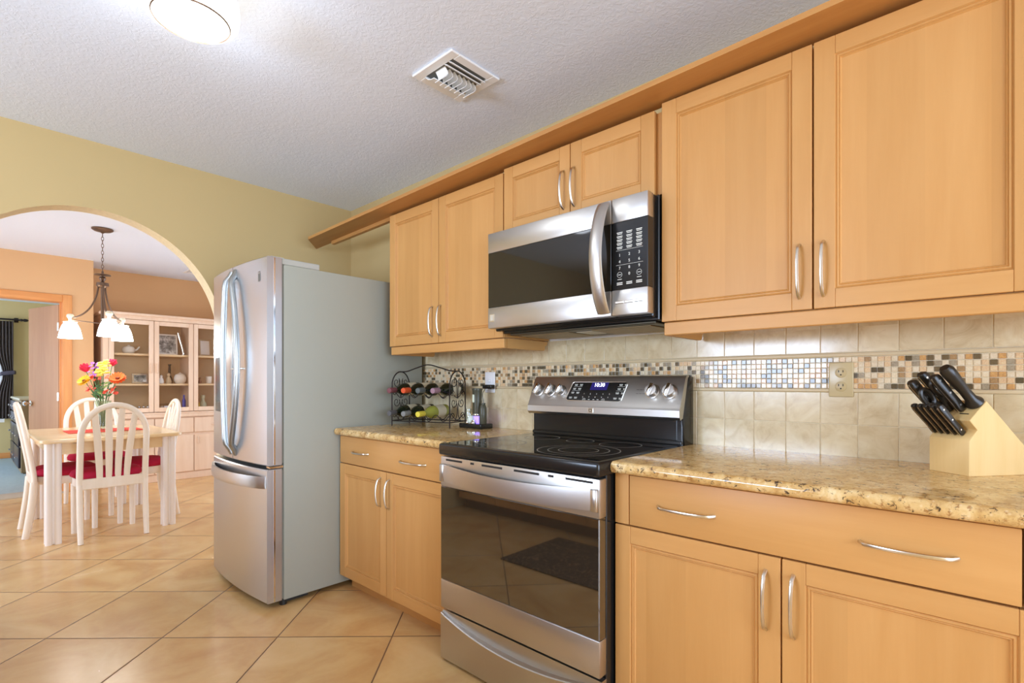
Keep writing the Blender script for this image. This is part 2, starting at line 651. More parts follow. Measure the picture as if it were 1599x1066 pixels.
# ------------------------------------------------------------------ setting
CZ = 2.52
WB = 2.1          # back wall plane of the kitchen
WL = -3.665       # wall with the arch
struct(MB().box(-7.82, 3.6, -2.7, 3.3, -.06, 0), 'floor', M_floor)
M_carpet = plain('carpet_blue_grey', lin(170, 182, 180), .95, spec=.1, noise=.12, nscale=30)
struct(MB().box(-11.3, -7.83, -2.2, 1.9, -.05, .006).box(-7.83, -7.5, -2.2, .88, -.05, .006), 'bedroom_floor', M_carpet)
struct(MB().box(-7.52, -7.19, -.02, .775, -.01, .012, bev=.004), 'threshold_trim', plain('threshold_beige', lin(176, 158, 132), .7))
mb = MB()
mb.box(-7.82, 3.6, -2.7, 3.3, CZ, CZ + .08)
struct(mb, 'ceiling', M_ceil)
struct(MB().box(-11.3, -7.83, -2.2, 1.9, 2.44, 2.5).box(-7.83, -7.37, -2.2, .88, 2.44, 2.5), 'bedroom_ceiling', M_ceil)
struct(MB().box(-3.785, 3.6, WB, WB + .12, 0, CZ), 'wall_back', M_wall)

# wall with the arch (opening -.12 .. 1.14, elliptical head)
mb = MB()
xa, xb = WL, WL - .12
ya, yb, zs, ra = -.14, 1.18, 1.45, .695
mb.box(xb, xa, -2.7, ya, 0, CZ)
mb.box(xb, xa, yb, WB, 0, CZ)
N = 48
arc = []
for i in range(N + 1):
    y = (ya + yb) / 2 - (yb - ya) / 2 * math.cos(PI * i / N)
    arc.append((y, zs + ra * math.sin(PI * i / N)))
for (y0, z0), (y1, z1) in zip(arc, arc[1:]):
    mb.quad([(xa, y0, z0), (xa, y1, z1), (xa, y1, CZ), (xa, y0, CZ)])
    mb.quad([(xb, y1, z1), (xb, y0, z0), (xb, y0, CZ), (xb, y1, CZ)])
    mb.quad([(xb, y0, z0), (xb, y1, z1), (xa, y1, z1), (xa, y0, z0)], 1)
mb.quad([(xa + .0005, yb - .001, 0), (xa + .0005, yb - .001, zs), (xb, yb - .001, zs), (xb, yb - .001, 0)], 1)
mb.quad([(xb, ya + .001, 0), (xb, ya + .001, zs), (xa + .0005, ya + .001, zs), (xa + .0005, ya + .001, 0)], 1)
# pieces of the head beside the arc, between spring line and arc ends
struct(mb, 'wall_left', [M_wall, M_archin])

# front wall of the kitchen with window, right wall with added sliding doors out of view
mb = MB()
mb.box(-3.665, -2.62, -2.42, -2.3, 0, CZ).box(-1.18, 3.6, -2.42, -2.3, 0, CZ)
mb.box(-2.62, -1.18, -2.42, -2.3, 0, 1.08).box(-2.62, -1.18, -2.42, -2.3, 1.97, CZ)
struct(mb, 'wall_front', M_wall)
mb = MB()
mb.box(3.5, 3.62, -2.3, -1.95, 0, CZ).box(3.5, 3.62, 1.75, WB, 0, CZ).box(3.5, 3.62, -1.95, 1.75, 2.32, CZ)
mb.box(3.5, 3.62, -1.95, 1.75, 0, .28)
struct(mb, 'wall_right', M_wall)


def window_unit(name, fn, w, h, nx, nz):
    """fn(a, b, depth) -> 3-D; a across, b up"""
    t = .045
    fr, pn = MB(), MB()
    def bar(a0, a1, b0, b1, d0, d1):
        poly = [(a0, b0), (a1, b0), (a1, b1), (a0, b1)]
        fr.prism(poly, lambda p, d: fn(p[0], p[1], d), d0, d1)
    bar(0, t, 0, h, -.03, .03); bar(w - t, w, 0, h, -.03, .03)
    bar(t, w - t, 0, t, -.03, .03); bar(t, w - t, h - t, h, -.03, .03)
    for i in range(1, nx):
        bar(w * i / nx - .02, w * i / nx + .02, t, h - t, -.02, .02)
    for i in range(1, nz):
        bar(t, w - t, h * i / nz - .015, h * i / nz + .015, -.02, .02)
    pn.quad([fn(t, t, 0), fn(w - t, t, 0), fn(w - t, h - t, 0), fn(t, h - t, 0)])
    o = struct(fr, name, M_white)
    p = pn.build('pane', M_pane, o, smooth=False)
    return o


window_unit('window_1', lambda a, b, d: (-2.62 + a, -2.36 + d, 1.08 + b), 1.44, .89, 2, 1)
window_unit('added_window_2', lambda a, b, d: (3.56 + d, -1.95 + a, .28 + b), 3.7, 2.04, 3, 1)  # unseen glazing, added behind the right-hand fill light

# dining room shell
XD, XH, YC = -7.25, -7.72, 1.02
mb = MB()
mb.box(XD - .12, XD, -2.7, -.02, 0, CZ).box(XD - .12, XD, .775, YC, 0, CZ).box(XD - .12, XD, -.02, .775, 2.045, CZ)
struct(mb, 'dining_door_wall', M_dwall)
struct(MB().box(XH, XD - .12, YC - .12, YC, 0, CZ), 'dining_return_wall', M_dwall)
struct(MB().box(XH - .1, XH, YC - .12, 3.3, 0, CZ), 'dining_far_wall', M_dwall)
mb = MB()
mb.box(XH, -6.4, 3.18, 3.3, 0, CZ).box(-4.4, -3.785, 3.18, 3.3, 0, CZ).box(-6.4, -4.4, 3.18, 3.3, 2.15, CZ)
struct(mb, 'dining_right_wall', M_dwall)
window_unit('added_window_6', lambda a, b, d: (-6.4 + a, 3.25 + d, .02 + b), 2.0, 2.13, 2, 1)  # unseen patio door, added to go with the dining fill
struct(MB().box(-3.785, -3.665, WB + .12, 3.3, 0, CZ), 'dining_near_wall', M_dwall)
mb = MB()
mb.box(XD, -6.75, -2.7, -2.6, 0, CZ).box(-4.45, -3.785, -2.7, -2.6, 0, CZ).box(-6.75, -4.45, -2.7, -2.6, 2.15, CZ)
struct(mb, 'dining_left_wall', M_dwall)
window_unit('window_3', lambda a, b, d: (-6.75 + a, -2.65 + d, .02 + b), 2.3, 2.13, 2, 1)

# door casing and the bedroom door
mb = MB()
cw = .078
for sx in (0, 1):
    x0, x1 = (XD, XD + .018) if sx == 0 else (XD - .138, XD - .12)
    mb.box(x0, x1, .76, .76 + cw, 0, 2.035 + cw, .004)
    mb.box(x0, x1, -.005 - cw, -.005, 0, 2.035 + cw, .004)
mb.box(XD - .12, XD, .755, .776, 0, 2.046).box(XD - .12, XD, -.021, 0, 0, 2.046)
mb.box(XD - .075, XD - .045, .742, .757, 0, 2.03)
mb.box(XD, XD + .018, -.005, .76, 2.032, 2.032 + cw, .004, 1).box(XD - .12, XD, 0, .755, 2.03, 2.046, 0, 1)
struct(mb, 'trim_1', [M_oak, M_oakh])

hx, hy = XD - .13, .742
ang = math.atan2(.577 - .742, -8.0 + 7.38)
Md = Matrix.Translation((hx, hy, 0)) @ Matrix.Rotation(ang, 4, 'Z')
d = bpy.data.objects.new('door_1', None)
C.objects.link(d)
d.location = (hx, hy, 0)
d.rotation_euler = (0, 0, ang)
MW['door_1'] = Md
d['kind'] = 'structure'
MB().box(0, .73, -.035, 0, .018, 2.02, .002).build('door_slab', M_doorw, d, local=True)
mb = MB()
for sy in (.0, -.035):
    sg = 1 if sy == 0 else -1
    Mk = Matrix.Translation((.665, sy, .935)) @ Matrix.Rotation(-sg * PI / 2, 4, 'X')
    mb.lathe([(.030, 0), (.030, .006), (.011, .008), (.011, .035), (.026, .045), (.029, .058), (.022, .068), (0, .07)], 16, Mk)
mb.build('door_knob', M_chrome, d, local=True)
mb = MB()
for z in (.25, 1.02, 1.78):
    mb.tube([(-.004, .004, z - .045), (-.004, .004, z + .045)], .007, 8)
    mb.box(-.004, .03, .0, .003, z - .045, z + .045)
mb.build('hinge', M_nickel, d, local=True)

# bedroom shell
mb = MB()
XB = -11.12
mb.box(XB - .1, XB, -2.2, -1.95, 0, 2.44).box(XB - .1, XB, .49, 1.9, 0, 2.44).box(XB - .1, XB, -1.95, .49, 0, .56).box(XB - .1, XB, -1.95, .49, 2.06, 2.44)
struct(mb, 'bedroom_far_wall', M_bwall)
struct(MB().box(XB, -7.82, 1.8, 1.9, 0, 2.44), 'bedroom_right_wall', M_bwall)
mb = MB()
mb.box(XB, -10.5, -2.3, -2.2, 0, 2.44).box(-7.9, XD - .12, -2.3, -2.2, 0, 2.44).box(-10.5, -7.9, -2.3, -2.2, 2.15, 2.44).box(-10.5, -7.9, -2.3, -2.2, 0, .45)
struct(mb, 'bedroom_left_wall', M_bwall)
window_unit('added_window_5', lambda a, b, d: (-10.5 + a, -2.25 + d, .45 + b), 2.6, 1.7, 2, 1)  # second bedroom window, unseen, added where the fill light stands
window_unit('window_4', lambda a, b, d: (XB - .05 + d, -1.95 + a, .56 + b), 2.44, 1.5, 2, 2)
struct(MB().box(XB, XB + .016, .1, 1.8, .006, .09, .003).box(XB, XB + .016, -2.2, .1, .006, .09, .003), 'bedroom_baseboard', M_oakh)

# backsplash: field tiles, liners, mosaic
bs = thing('backsplash_wall', None, None, (-1.0, WB, .9))
bs['kind'] = 'structure'
X0, X1 = -2.735, 1.3
T, G = .1125, .0011
mb, gb = MB(), MB()
gb.box(X0, X1, WB - .006, WB - .001, .9, 1.50)
cols = []
k = math.floor((X0 + .207) / T)
while -.207 + k * T < X1:
    a, b = max(X0, -.207 + k * T), min(X1, -.207 + (k + 1) * T)
    if b - a > .01:
        cols.append((a, b))
    k += 1
for z0, z1 in ((.9125, 1.025), (1.025, 1.1375), (1.275, 1.3875), (1.3875, 1.5)):
    for a, b in cols:
        mb.box(a + G, b - G, WB - .0085, WB - .003, z0 + G, z1 - G, .0012)
mb.build('field_tiles', M_tile, bs)
gb.build('grout', M_grout, bs, smooth=False)
mb = MB()
P = .0183
nx = int((X1 - X0) / P)
for i in range(nx):
    for j in range(6):
        a, z = X0 + i * P, 1.1495 + j * P
        mb.box(a + .001, a + P - .001, WB - .0095, WB - .003, z + .001, z + P - .001, .0012)
mb.build('mosaic_band', M_mosaic, bs)
mb = MB()
for z0, z1 in ((1.137, 1.1495), (1.2605, 1.274)):
    mb.box(X0, X1, WB - .013, WB - .003, z0, z1, .004, seg=2)
mb.build('liner_trim', M_liner, bs)
MB().box(-1.665, -.885, WB - .012, WB - .003, 1.385, 1.412, .003).build('white_strip', M_white, bs)  # thin white strip across the wall tiles under the microwave


# ------------------------------------------------------------------ cabinets
def handle_v(x, z0, L, yf):
    """arched bar pull, vertical, standing off the face at yf"""
    pts = []
    for i in range(17):
        t = i / 16
        pts.append((x, yf - .032 * max(0, math.sin(PI * t)) ** .33 + .001, z0 + L * t))
    return MB().tube(pts, .0042, 8, flat=(1.15, .85), up=(1, 0, 0))


def handle_h(x0, z, L, yf):
    pts = []
    for i in range(17):
        t = i / 16
        pts.append((x0 + L * t, yf - .032 * max(0, math.sin(PI * t)) ** .33 + .001, z))
    return MB().tube(pts, .0042, 8, flat=(1.15, .85), up=(0, 0, 1))


def cab_door(par, x0, x1, z0, z1, yf, hx=None, hz=None, hl=.155, st=.055):
    mb = MB()
    mb.box(x0, x0 + st, yf, yf + .02, z0, z1, .0014).box(x1 - st, x1, yf, yf + .02, z0, z1, .0014)
    mb.box(x0 + st + .0003, x1 - st - .0003, yf + .0004, yf + .02, z0, z0 + st, .0014, 1)
    mb.box(x0 + st + .0003, x1 - st - .0003, yf + .0004, yf + .02, z1 - st, z1, .0014, 1)
    o = mb.build('door', [M_maple, M_mapleh], par)
    pm = MB()
    pm.rings(x0 + st - .0005, x1 - st + .0005, z0 + st - .0005, z1 - st + .0005,
             [(0, .0006), (.0025, .0055), (.006, .0030), (.0085, .0030), (.0105, .0065), (.013, .0046), (.016, .0095), (.018, .0095)], y=yf)
    pm.rings(x0 + st + .0175, x1 - st - .0175, z0 + st + .0175, z1 - st - .0175, [(0, .0095), (.001, .0095)], y=yf, close=True)
    pm.build('panel', M_maple, o, ang=20)
    if hx is not None:
        handle_v(hx, hz, hl, yf).build('handle', M_nickel, o)
    return o


def drawer(par, x0, x1, z0, z1, yf, handles):
    o = MB().box(x0, x1, yf, yf + .02, z0, z1, .003, seg=2).build('drawer', M_mapleh, par)
    for a, b, z in handles:
        handle_h(a, z, b - a, yf).build('handle', M_nickel, o)
    return o


YB = 1.47        # base cabinet fronts
c = thing('base_cabinet', 'maple base cabinet right of the range, wide drawer with two bar pulls over two doors', 'cabinet', (-.42, WB, 0), group='base cabinets')
MB().box(-.895, .107, YB + .022, WB - .002, .10, .874).build('carcass', M_maple, c)
MB().box(-.895, .107, YB + .075, YB + .09, 0, .105).build('toe_kick', M_mapleh, c)
MB().box(-.895, -.846, YB, YB + .022, .712, .874, .001).build('filler_strip', M_maple, c)
MB().box(.0585, .107, YB, YB + .022, .712, .874, .001).build('filler_strip', M_maple, c)
drawer(c, -.843, .056, .712, .872, YB, [(-.745, -.568, .787), (-.222, -.042, .789)])
cab_door(c, -.895, -.396, .10, .707, YB, -.432, .508, .16)
cab_door(c, -.392, .107, .10, .707, YB, -.365, .506, .165)
c = thing('base_cabinet', 'maple base cabinet at far right frame edge under the knife block end of the counter', 'cabinet', (.5, WB, 0), group='base cabinets')
MB().box(.109, .99, YB + .022, WB - .002, .10, .874).build('carcass', M_maple, c)
MB().box(.109, .99, YB + .075, YB + .09, 0, .105).build('toe_kick', M_mapleh, c)
drawer(c, .111, .99, .712, .872, YB, [(.40, .57, .787)])
cab_door(c, .111, .548, .10, .707, YB, .46, .508)
cab_door(c, .552, .99, .10, .707, YB, .54, .508)
c = thing('base_cabinet', 'maple base cabinet between the refrigerator and the range, drawer over two doors', 'cabinet', (-2.2, WB, 0), group='base cabinets')
MB().box(-2.685, -1.70, YB + .022, WB - .002, .085, .874).build('carcass', M_maple, c)
MB().box(-2.685, -1.70, YB + .075, YB + .09, 0, .105).build('toe_kick', M_mapleh, c)
drawer(c, -2.683, -1.702, .722, .872, YB, [(-2.54, -2.39, .792), (-2.10, -1.90, .788)])
cab_door(c, -2.685, -2.226, .085, .717, YB, -2.275, .535, .15)
cab_door(c, -2.222, -1.702, .085, .717, YB, -2.196, .535, .15)


def counter(x0, x1, label):
    mb = MB()
    r = .017
    prof = [(1.437 + r, .877)]
    for i in range(9):
        a = -PI / 2 - PI * i / 8
        prof.append((1.437 + r + r * math.cos(a), .896 + r * 1.12 * math.sin(a)))
    prof = [(p[0], min(.915, max(.877, p[1]))) for p in prof[1:]]
    prof += [(WB - .010, .915), (WB - .010, .877)]
    mb.prism(prof, lambda p, t: (t, p[0], p[1]), x0, x1)
    return tag(mb.build('countertop', M_granite, None, ang=30), label, 'countertop', 'granite countertops')


counter(-.893, 1.0, 'speckled golden granite countertop right of the range, knife block on it')
counter(-2.69, -1.695, 'speckled golden granite countertop left of the range, wine rack on it')

# uppers
YU = 1.75


def upper(name, label, x0, x1, z0, z1, doors, hz, hxs, rail=True, rail_side=None, back_z=None):
    c = thing(name, label, 'cabinet', ((x0 + x1) / 2, WB, z0), group='upper cabinets')
    MB().box(x0 + .001, x1 - .001, YU + .022, WB - .002, z0 + .002, z1 - .004).build('carcass', M_maple, c)
    for (a, b), hx_ in zip(doors, hxs):
        cab_door(c, a, b, z0, z1, YU, hx_, hz, .165)
    if rail:
        mb = MB()
        zb = z0 - .05
        mb.box(x0 + .006, x1 - .002, YU + .006, YU + .028, zb, z0 - .003, .003)
        mb.build('light_rail', M_mapleh, c)
        if rail_side:
            for xx in rail_side:
                sb = MB()
                # side return with a small scrolled end at the wall
                poly = [(YU + .028, zb), (WB - .045, zb), (WB - .035, zb + .012), (WB - .038, zb + .022), (WB - .022, zb + .03), (WB - .012, zb + .047), (YU + .028, zb + .047)]
                sb.prism(poly, lambda p, t: (t, p[0], p[1]), xx, xx + .018)
                sb.build('rail_return', M_mapled, c)
    return c


upper('upper_cabinet', 'maple upper cabinet above the wine rack, left of the microwave, two doors', -2.61, -1.672, 1.385, 2.163,
      [(-2.61, -2.156), (-2.152, -1.676)], 1.42, (-2.205, -2.135), rail_side=(-2.595, -1.692))
upper('upper_cabinet', 'short maple upper cabinet directly above the microwave, two small doors', -1.672, -.872, 1.868, 2.178,
      [(-1.669, -1.286), (-1.282, -.90)], 1.908, (-1.318, -1.262), rail=False)
upper('upper_cabinet', 'wide maple upper cabinet right of the microwave, two tall doors', -.870, .109, 1.393, 2.193,
      [(-.870, -.384), (-.379, .107)], 1.428, (-.418, -.354), rail_side=(-.866,))
upper('upper_cabinet', 'maple upper cabinet cut off by the right frame edge, above the knife block', .111, .99, 1.393, 2.193,
      [(.113, .548), (.552, .99)], 1.428, (.46, .54))

# crown board over the uppers, mitred free end on the left
fz = lambda x: 2.158 + (x + 3.43) * .0172
mb = MB()
XR = 1.2


def crown_ring(xs):
    pr = []
    for (y, dz), x in zip(((1.64, 0), (1.64, .018), (1.80, .022), (1.80, .004), (1.775, .002)), xs):
        pr.append(mb.bm.verts.new((x, y, fz(x) + dz)))
    return pr


A = crown_ring((-3.43, -3.43, -3.63, -3.63, -3.60))
B = crown_ring((XR,) * 5)
for i in range(5):
    mb.bm.faces.new((A[i], B[i], B[(i + 1) % 5], A[(i + 1) % 5]))
mb.bm.faces.new(A[::-1])
mb.bm.faces.new(B)
bmesh.ops.recalc_face_normals(mb.bm, faces=mb.bm.faces[:])
cr = thing('crown_moulding', 'long maple crown board along the top of the upper cabinets, mitred end above the refrigerator', 'moulding', (-1.2, WB, 2.16))
mb.build('crown_board', M_crown, cr)
mb = MB()
A = [mb.bm.verts.new((-3.36, y, fz(-3.36) + dz)) for y, dz in ((1.775, -.02), (1.775, .01), (1.80, .01), (1.80, -.02))]
B = [mb.bm.verts.new((-2.613, y, fz(-2.613) + dz)) for y, dz in ((1.775, -.02), (1.775, .01), (1.80, .01), (1.80, -.02))]
for i in range(4):
    mb.bm.faces.new((A[i], B[i], B[(i + 1) % 4], A[(i + 1) % 4]))
mb.bm.faces.new(A[::-1]); mb.bm.faces.new(B)
bmesh.ops.recalc_face_normals(mb.bm, faces=mb.bm.faces[:])
mb.build('backing_strip', M_crown, cr)

# ------------------------------------------------------------------ range
rg = thing('range', 'freestanding stainless electric range with black glass cooktop between the two base cabinets', 'stove', (-1.295, 1.75, 0))
XL, XRr, YF = -1.69, -.90, 1.385
MB().box(XL + .004, XRr - .003, YF + .045, 2.07, .03, .872, .003).build('body', M_black, rg)
for x in (XL + .05, XRr - .05):
    for y in (1.5, 2.0):
        MB().tube([(x, y, 0), (x, y, .035)], .02, 12).build('foot', M_blackm, rg)
# cooktop
mb = MB()
mb.box(XL - .002, XRr + .004, YF - .012, 2.0, .868, .9165, .010, seg=3)
ct = mb.build('cooktop', M_black, rg)
MB().box(XL + .018, XRr - .016, YF + .012, 1.955, .9150, .9176, .001).build('glass_top', M_cook, ct)
mb = MB()


def ring(mb, cx, cy, r, z, w=.0016, n=64, mi=0):
    mb.rings  # keep
    A, B = [], []
    for i in range(n):
        a = 2 * PI * i / n
        A.append(mb.bm.verts.new((cx + (r - w) * math.cos(a), cy + (r - w) * math.sin(a), z)))
        B.append(mb.bm.verts.new((cx + (r + w) * math.cos(a), cy + (r + w) * math.sin(a), z)))
    for i in range(n):
        f = mb.bm.faces.new((A[i], B[i], B[(i + 1) % n], A[(i + 1) % n]))
        f.material_index = mi


for cx, cy, rs in ((-1.12, 1.58, (.155, .115, .075)), (-1.50, 1.56, (.105, .07)), (-1.50, 1.83, (.08,)), (-1.09, 1.83, (.085,)), (-1.295, 1.84, (.06,))):
    for r in rs:
        ring(mb, cx, cy, r, .91785)
mb.build('burner_rings', M_ringm, ct, smooth=False)
# oven door
dr = MB().box(XL, XRr, YF, YF + .042, .225, .345, .005, seg=2).build('oven_door', M_steel, rg)
MB().box(XL, XRr, YF, YF + .042, .735, .862, .005, seg=2).build('upper_band', M_steel, dr)
MB().box(XL + .001, XRr - .001, YF - .0005, YF + .038, .3445, .7355, .003).build('glass', M_glassblk, dr)
for a, b in ((.035, .135), (.185, .205), (.25, .36), (.42, .54), (.58, .605), (.655, .765)):
    MB().box(XL + a, XL + b, YF - .0015, YF + .004, .845, .853, .001).build('vent_slot', M_blackm, dr)
# bowed bar handle
mb = MB()
n = 24
for zz0, zz1 in ((.755, .832),):
    F_, K_ = [], []
    for i in range(n + 1):
        t = i / n
        x = XL + .008 + (XRr - XL - .016) * t
        bow = 1 - (2 * t - 1) ** 2
        y = YF - .004 - .044 * bow
        F_.append((mb.bm.verts.new((x, y, zz0 + .005 * (1 - bow))), mb.bm.verts.new((x, y - .003, (zz0 + zz1) / 2)), mb.bm.verts.new((x, y, zz1 - .012 * bow))))
        K_.append((mb.bm.verts.new((x, y + .012, zz0 + .005 * (1 - bow) + .003)), mb.bm.verts.new((x, y + .012, zz1 - .012 * bow - .003))))
    for i in range(n):
        a, b, k, l = F_[i], F_[i + 1], K_[i], K_[i + 1]
        mb.bm.faces.new((a[0], b[0], b[1], a[1])); mb.bm.faces.new((a[1], b[1], b[2], a[2]))
        mb.bm.faces.new((a[2], b[2], l[1], k[1])); mb.bm.faces.new((k[1], l[1], l[0], k[0])); mb.bm.faces.new((k[0], l[0], b[0], a[0]))
    mb.bm.faces.new((F_[0][0], F_[0][1], F_[0][2], K_[0][1], K_[0][0]))
    mb.bm.faces.new((F_[-1][0], K_[-1][0], K_[-1][1], F_[-1][2], F_[-1][1]))
bmesh.ops.recalc_face_normals(mb.bm, faces=mb.bm.faces[:])
mb.box(XL + .004, XL + .03, YF - .012, YF + .002, .757, .83, .003).box(XRr - .03, XRr - .004, YF - .012, YF + .002, .757, .83, .003)
mb.build('handle', M_steel, dr, ang=50)
# storage drawer with a curved finger scoop
mb = MB()
n = 28
top = .212


def scoop(t):
    return top - .012 - .062 * (1 - (2 * t - 1) ** 2) ** .9


cols_ = []
for i in range(n + 1):
    t = i / n
    x = XL + (XRr - XL) * t
    zc = scoop(t)
    cols_.append([mb.bm.verts.new(p) for p in ((x, YF, .014), (x, YF, zc), (x, YF + .004, zc + .003), (x, YF + .012 + .014 * (1 - (2 * t - 1) ** 2), zc + .004), (x, YF + .012, top), (x, YF + .04, top), (x, YF + .04, .014))])
for i in range(n):
    for j in range(7):
        f = mb.bm.faces.new((cols_[i][j], cols_[i + 1][j], cols_[i + 1][(j + 1) % 7], cols_[i][(j + 1) % 7]))
mb.bm.faces.new(cols_[0][::-1]); mb.bm.faces.new(cols_[-1])
bmesh.ops.recalc_face_normals(mb.bm, faces=mb.bm.faces[:])
mb.build('storage_drawer', M_steel, rg, ang=30)
# backguard
mb = MB()
mb.box(XL + .004, XRr + .002, 1.985, 2.075, .90, 1.035, .004)
mb.box(XL + .006, XRr + .002, 1.975, 1.99, .918, .934, .003)
mb.prism([(1.985, 1.02), (2.035, 1.19), (2.05, 1.20), (2.085, 1.195), (2.085, .90), (2.0, .90)], lambda p, t: (t, p[0], p[1]), XL + .006, XRr + .006, bev=.004)
mb.box(XL + .03, XRr - .02, 1.983, 1.987, .935, 1.025, .002)
bg = mb.build('backguard', M_black, rg)
mb = MB()
pts = [(1.965, 1.018), (1.955, 1.030), (1.955, 1.058), (1.962, 1.070), (2.012, 1.186), (2.022, 1.199), (2.038, 1.203), (2.050, 1.197), (2.0, 1.03)]
mb.prism(pts, lambda p, t: (t, p[0], p[1]), XL - .008, XRr + .004)
cp = mb.build('control_panel', M_steel, rg, ang=25)
uu = Vector((0, .050, .116)).normalized()
nn = Vector((0, -.116, .050)).normalized()
PO = Vector((0, 1.962, 1.070))


def panel_m(x, h, off=0.0):
    p = Vector((x, PO.y, PO.z)) + uu * h + nn * off
    return Matrix(((1, uu.x, nn.x, p.x), (0, uu.y, nn.y, p.y), (0, uu.z, nn.z, p.z), (0, 0, 0, 1)))


# display with slanted rounded sides
dx0, dx1, h0, h1 = -1.452, -1.158, .018, .112
poly = [(dx0 - .018 + .012, h0), (dx1 - .018 - .006, h0), (dx1 - .012, h0 + .006), (dx1 + .002, h1 - .012), (dx1 - .006, h1), (dx0 + .010, h1), (dx0, h1 - .008), (dx0 - .018, h0 + .010)]
mb = MB()
mb.prism(poly, lambda p, t: panel_m(p[0], p[1], t) @ Vector((0, 0, 0)), .0005, .003)
dp = mb.build('display', M_black, cp)
mb = MB()
P2 = [Vector(panel_m(p[0], p[1], .002) @ Vector((0, 0, 0))) for p in poly]
mb.tube(P2, .0022, 6, closed=True)
mb.build('display_frame', M_nickel, dp)
mb = MB()
mb.prism([(-1.345, .072), (-1.255, .072), (-1.25, .109), (-1.34, .109)], lambda p, t: panel_m(p[0], p[1], t) @ Vector((0, 0, 0)), .003, .0033)
mb.build('display_window', M_blue, dp)
mb = MB()
mb.text('10:30', .026, panel_m(-1.298, .096, .0036) @ Matrix.Shear('XY', 4, (0, 0)))
mb.build('clock_digits', M_digit, dp, smooth=False)
mb = MB()
for row, digs in ((.052, '12345'), (.036, '67890')):
    for i, ch in enumerate(digs):
        mb.text(ch, .0085, panel_m(-1.375 + .034 * i + (row - .036) * .25, row, .0034))
for h in (.099, .079, .059, .034):
    for x in (-1.437, -1.408, -1.195, -1.168):
        mb.box(-.0085, .0085, -.0012, .0012, 0, .0004, M=panel_m(x + (h - .06) * .25, h, .0034))
        mb.box(-.007, .007, -.0012, .0012, 0, .0004, M=panel_m(x + (h - .06) * .25, h - .005, .0034))
for x in (-1.422, -1.182):
    for h in (.088, .068):
        mb.box(-.024, .024, -.0004, .0004, 0, .0004, M=panel_m(x + (h - .06) * .25, h, .0034))
for x in (-1.365, -1.262):
    c0 = panel_m(x, .024, .0036)
    mb.tube([c0 @ Vector((.008 * math.cos(a * PI / 8), .006 * math.sin(a * PI / 8), 0)) for a in range(16)], .0006, 4, closed=True)
    mb.box(-.004, .004, -.001, .001, 0, .0004, M=c0)
for x in (-1.338, -1.313, -1.29):
    mb.box(-.005, .005, -.0012, .0012, 0, .0004, M=panel_m(x, .024, .0034))
mb.build('button_print', M_print, dp, smooth=False)
# badge
mb = MB()
Mb_ = Matrix(((1, 0, 0, -1.318), (0, 0, -1, 1.9545), (0, 1, 0, 1.044), (0, 0, 0, 1)))
mb.box(-.014, .014, -.011, .011, 0, .002, .001, M=Mb_)
bd = mb.build('badge', M_nickel, cp)
mb = MB()
for a, b, c_, d_ in ((-.009, .006, .004, .0065), (-.009, .006, -.006, -.0035), (-.009, -.0065, -.006, .0065), (.004, .0065, -.004, .004)):
    mb.box(a, b, c_, d_, .002, .0025, M=Mb_)
mb.build('badge_mark', M_blackm, bd, smooth=False)
# knobs
for x in (-1.672, -1.592, -1.528):
    pass
for x, r in ((-1.650, .030), (-1.575, .030), (-1.510, .025), (-1.030, .030), (-.952, .030)):
    M_ = panel_m(x, .068, .0)
    kb = MB().lathe([(r * 1.08, .0), (r * 1.08, .004), (r * .95, .006), (r * .9, .020), (r * .82, .024), (0, .025)], 28, M_).build('knob', M_steel, cp)
    g = MB().box(-r * .28, r * .28, -r * .92, r * .92, .016, .036, .004, seg=2, M=M_ @ Matrix.Rotation(-.25, 4, 'Z'))
    g.build('grip', M_chrome, kb)
mb = MB()
for x in (-1.10, -1.085, -1.07):
    for h in (.076, .058):
        mb.box(-.006, .006, -.0006, .0006, 0, .0004, M=panel_m(x, h, .0))
mb.build('panel_print', M_blackm, cp, smooth=False)

# ------------------------------------------------------------------ microwave
mw = thing('microwave', 'stainless over-the-range microwave with black glass door and curved handle', 'microwave', (-1.28, WB, 1.42))
Y0 = 1.665
MB().box(-1.668, -.878, 1.746, WB - .004, 1.40, 1.863, .004).box(-1.685, -.884, Y0 + .045, 1.747, 1.41, 1.858, .004).build('housing', M_black, mw)
xs = -1.030
md = MB().box(-1.690, xs - .001, Y0, Y0 + .045, 1.420, 1.515, .004, seg=2).build('door', M_steel, mw)
MB().box(-1.690, xs - .001, Y0, Y0 + .045, 1.766, 1.857, .004, seg=2).build('upper_band', M_steel, md)
MB().box(-1.689, xs - .002, Y0 + .0008, Y0 + .04, 1.5145, 1.7665, .002).build('window', M_mwglass, md)
mb = MB()
n = 20
pts = []
for i in range(n + 1):
    t = i / n
    pts.append((-1.062, Y0 - .004 - .058 * math.sin(PI * t) ** .8, 1.432 + .415 * t))
mb.tube(pts, .028, 10, flat=(1.0, .26), up=(1, 0, 0))
mb.build('handle', M_steel, md, ang=60)
Mb2 = Matrix(((1, 0, 0, -1.662), (0, 0, -1, Y0 - .0003), (0, 1, 0, 1.467), (0, 0, 0, 1)))
bd = MB().box(-.016, .016, -.018, .018, 0, .0015, .0006, M=Mb2).build('badge', M_nickel, md)
mb = MB()
for a, b, c_, d_ in ((-.010, .012, .0105, .013), (-.010, -.0075, -.012, .008), (-.004, -.0015, -.012, .008), (.001, .0035, -.012, .008), (.007, .012, -.002, .0), (.007, .012, -.012, -.0095), (.007, .0095, -.012, .008)):
    mb.box(a, b, c_, d_, .0015, .002, M=Mb2)
mb.build('badge_mark', M_print, bd, smooth=False)
cpn = MB().box(xs + .001, -.880, Y0, Y0 + .045, 1.420, 1.515, .004, seg=2).build('control_panel', M_steel, mw)
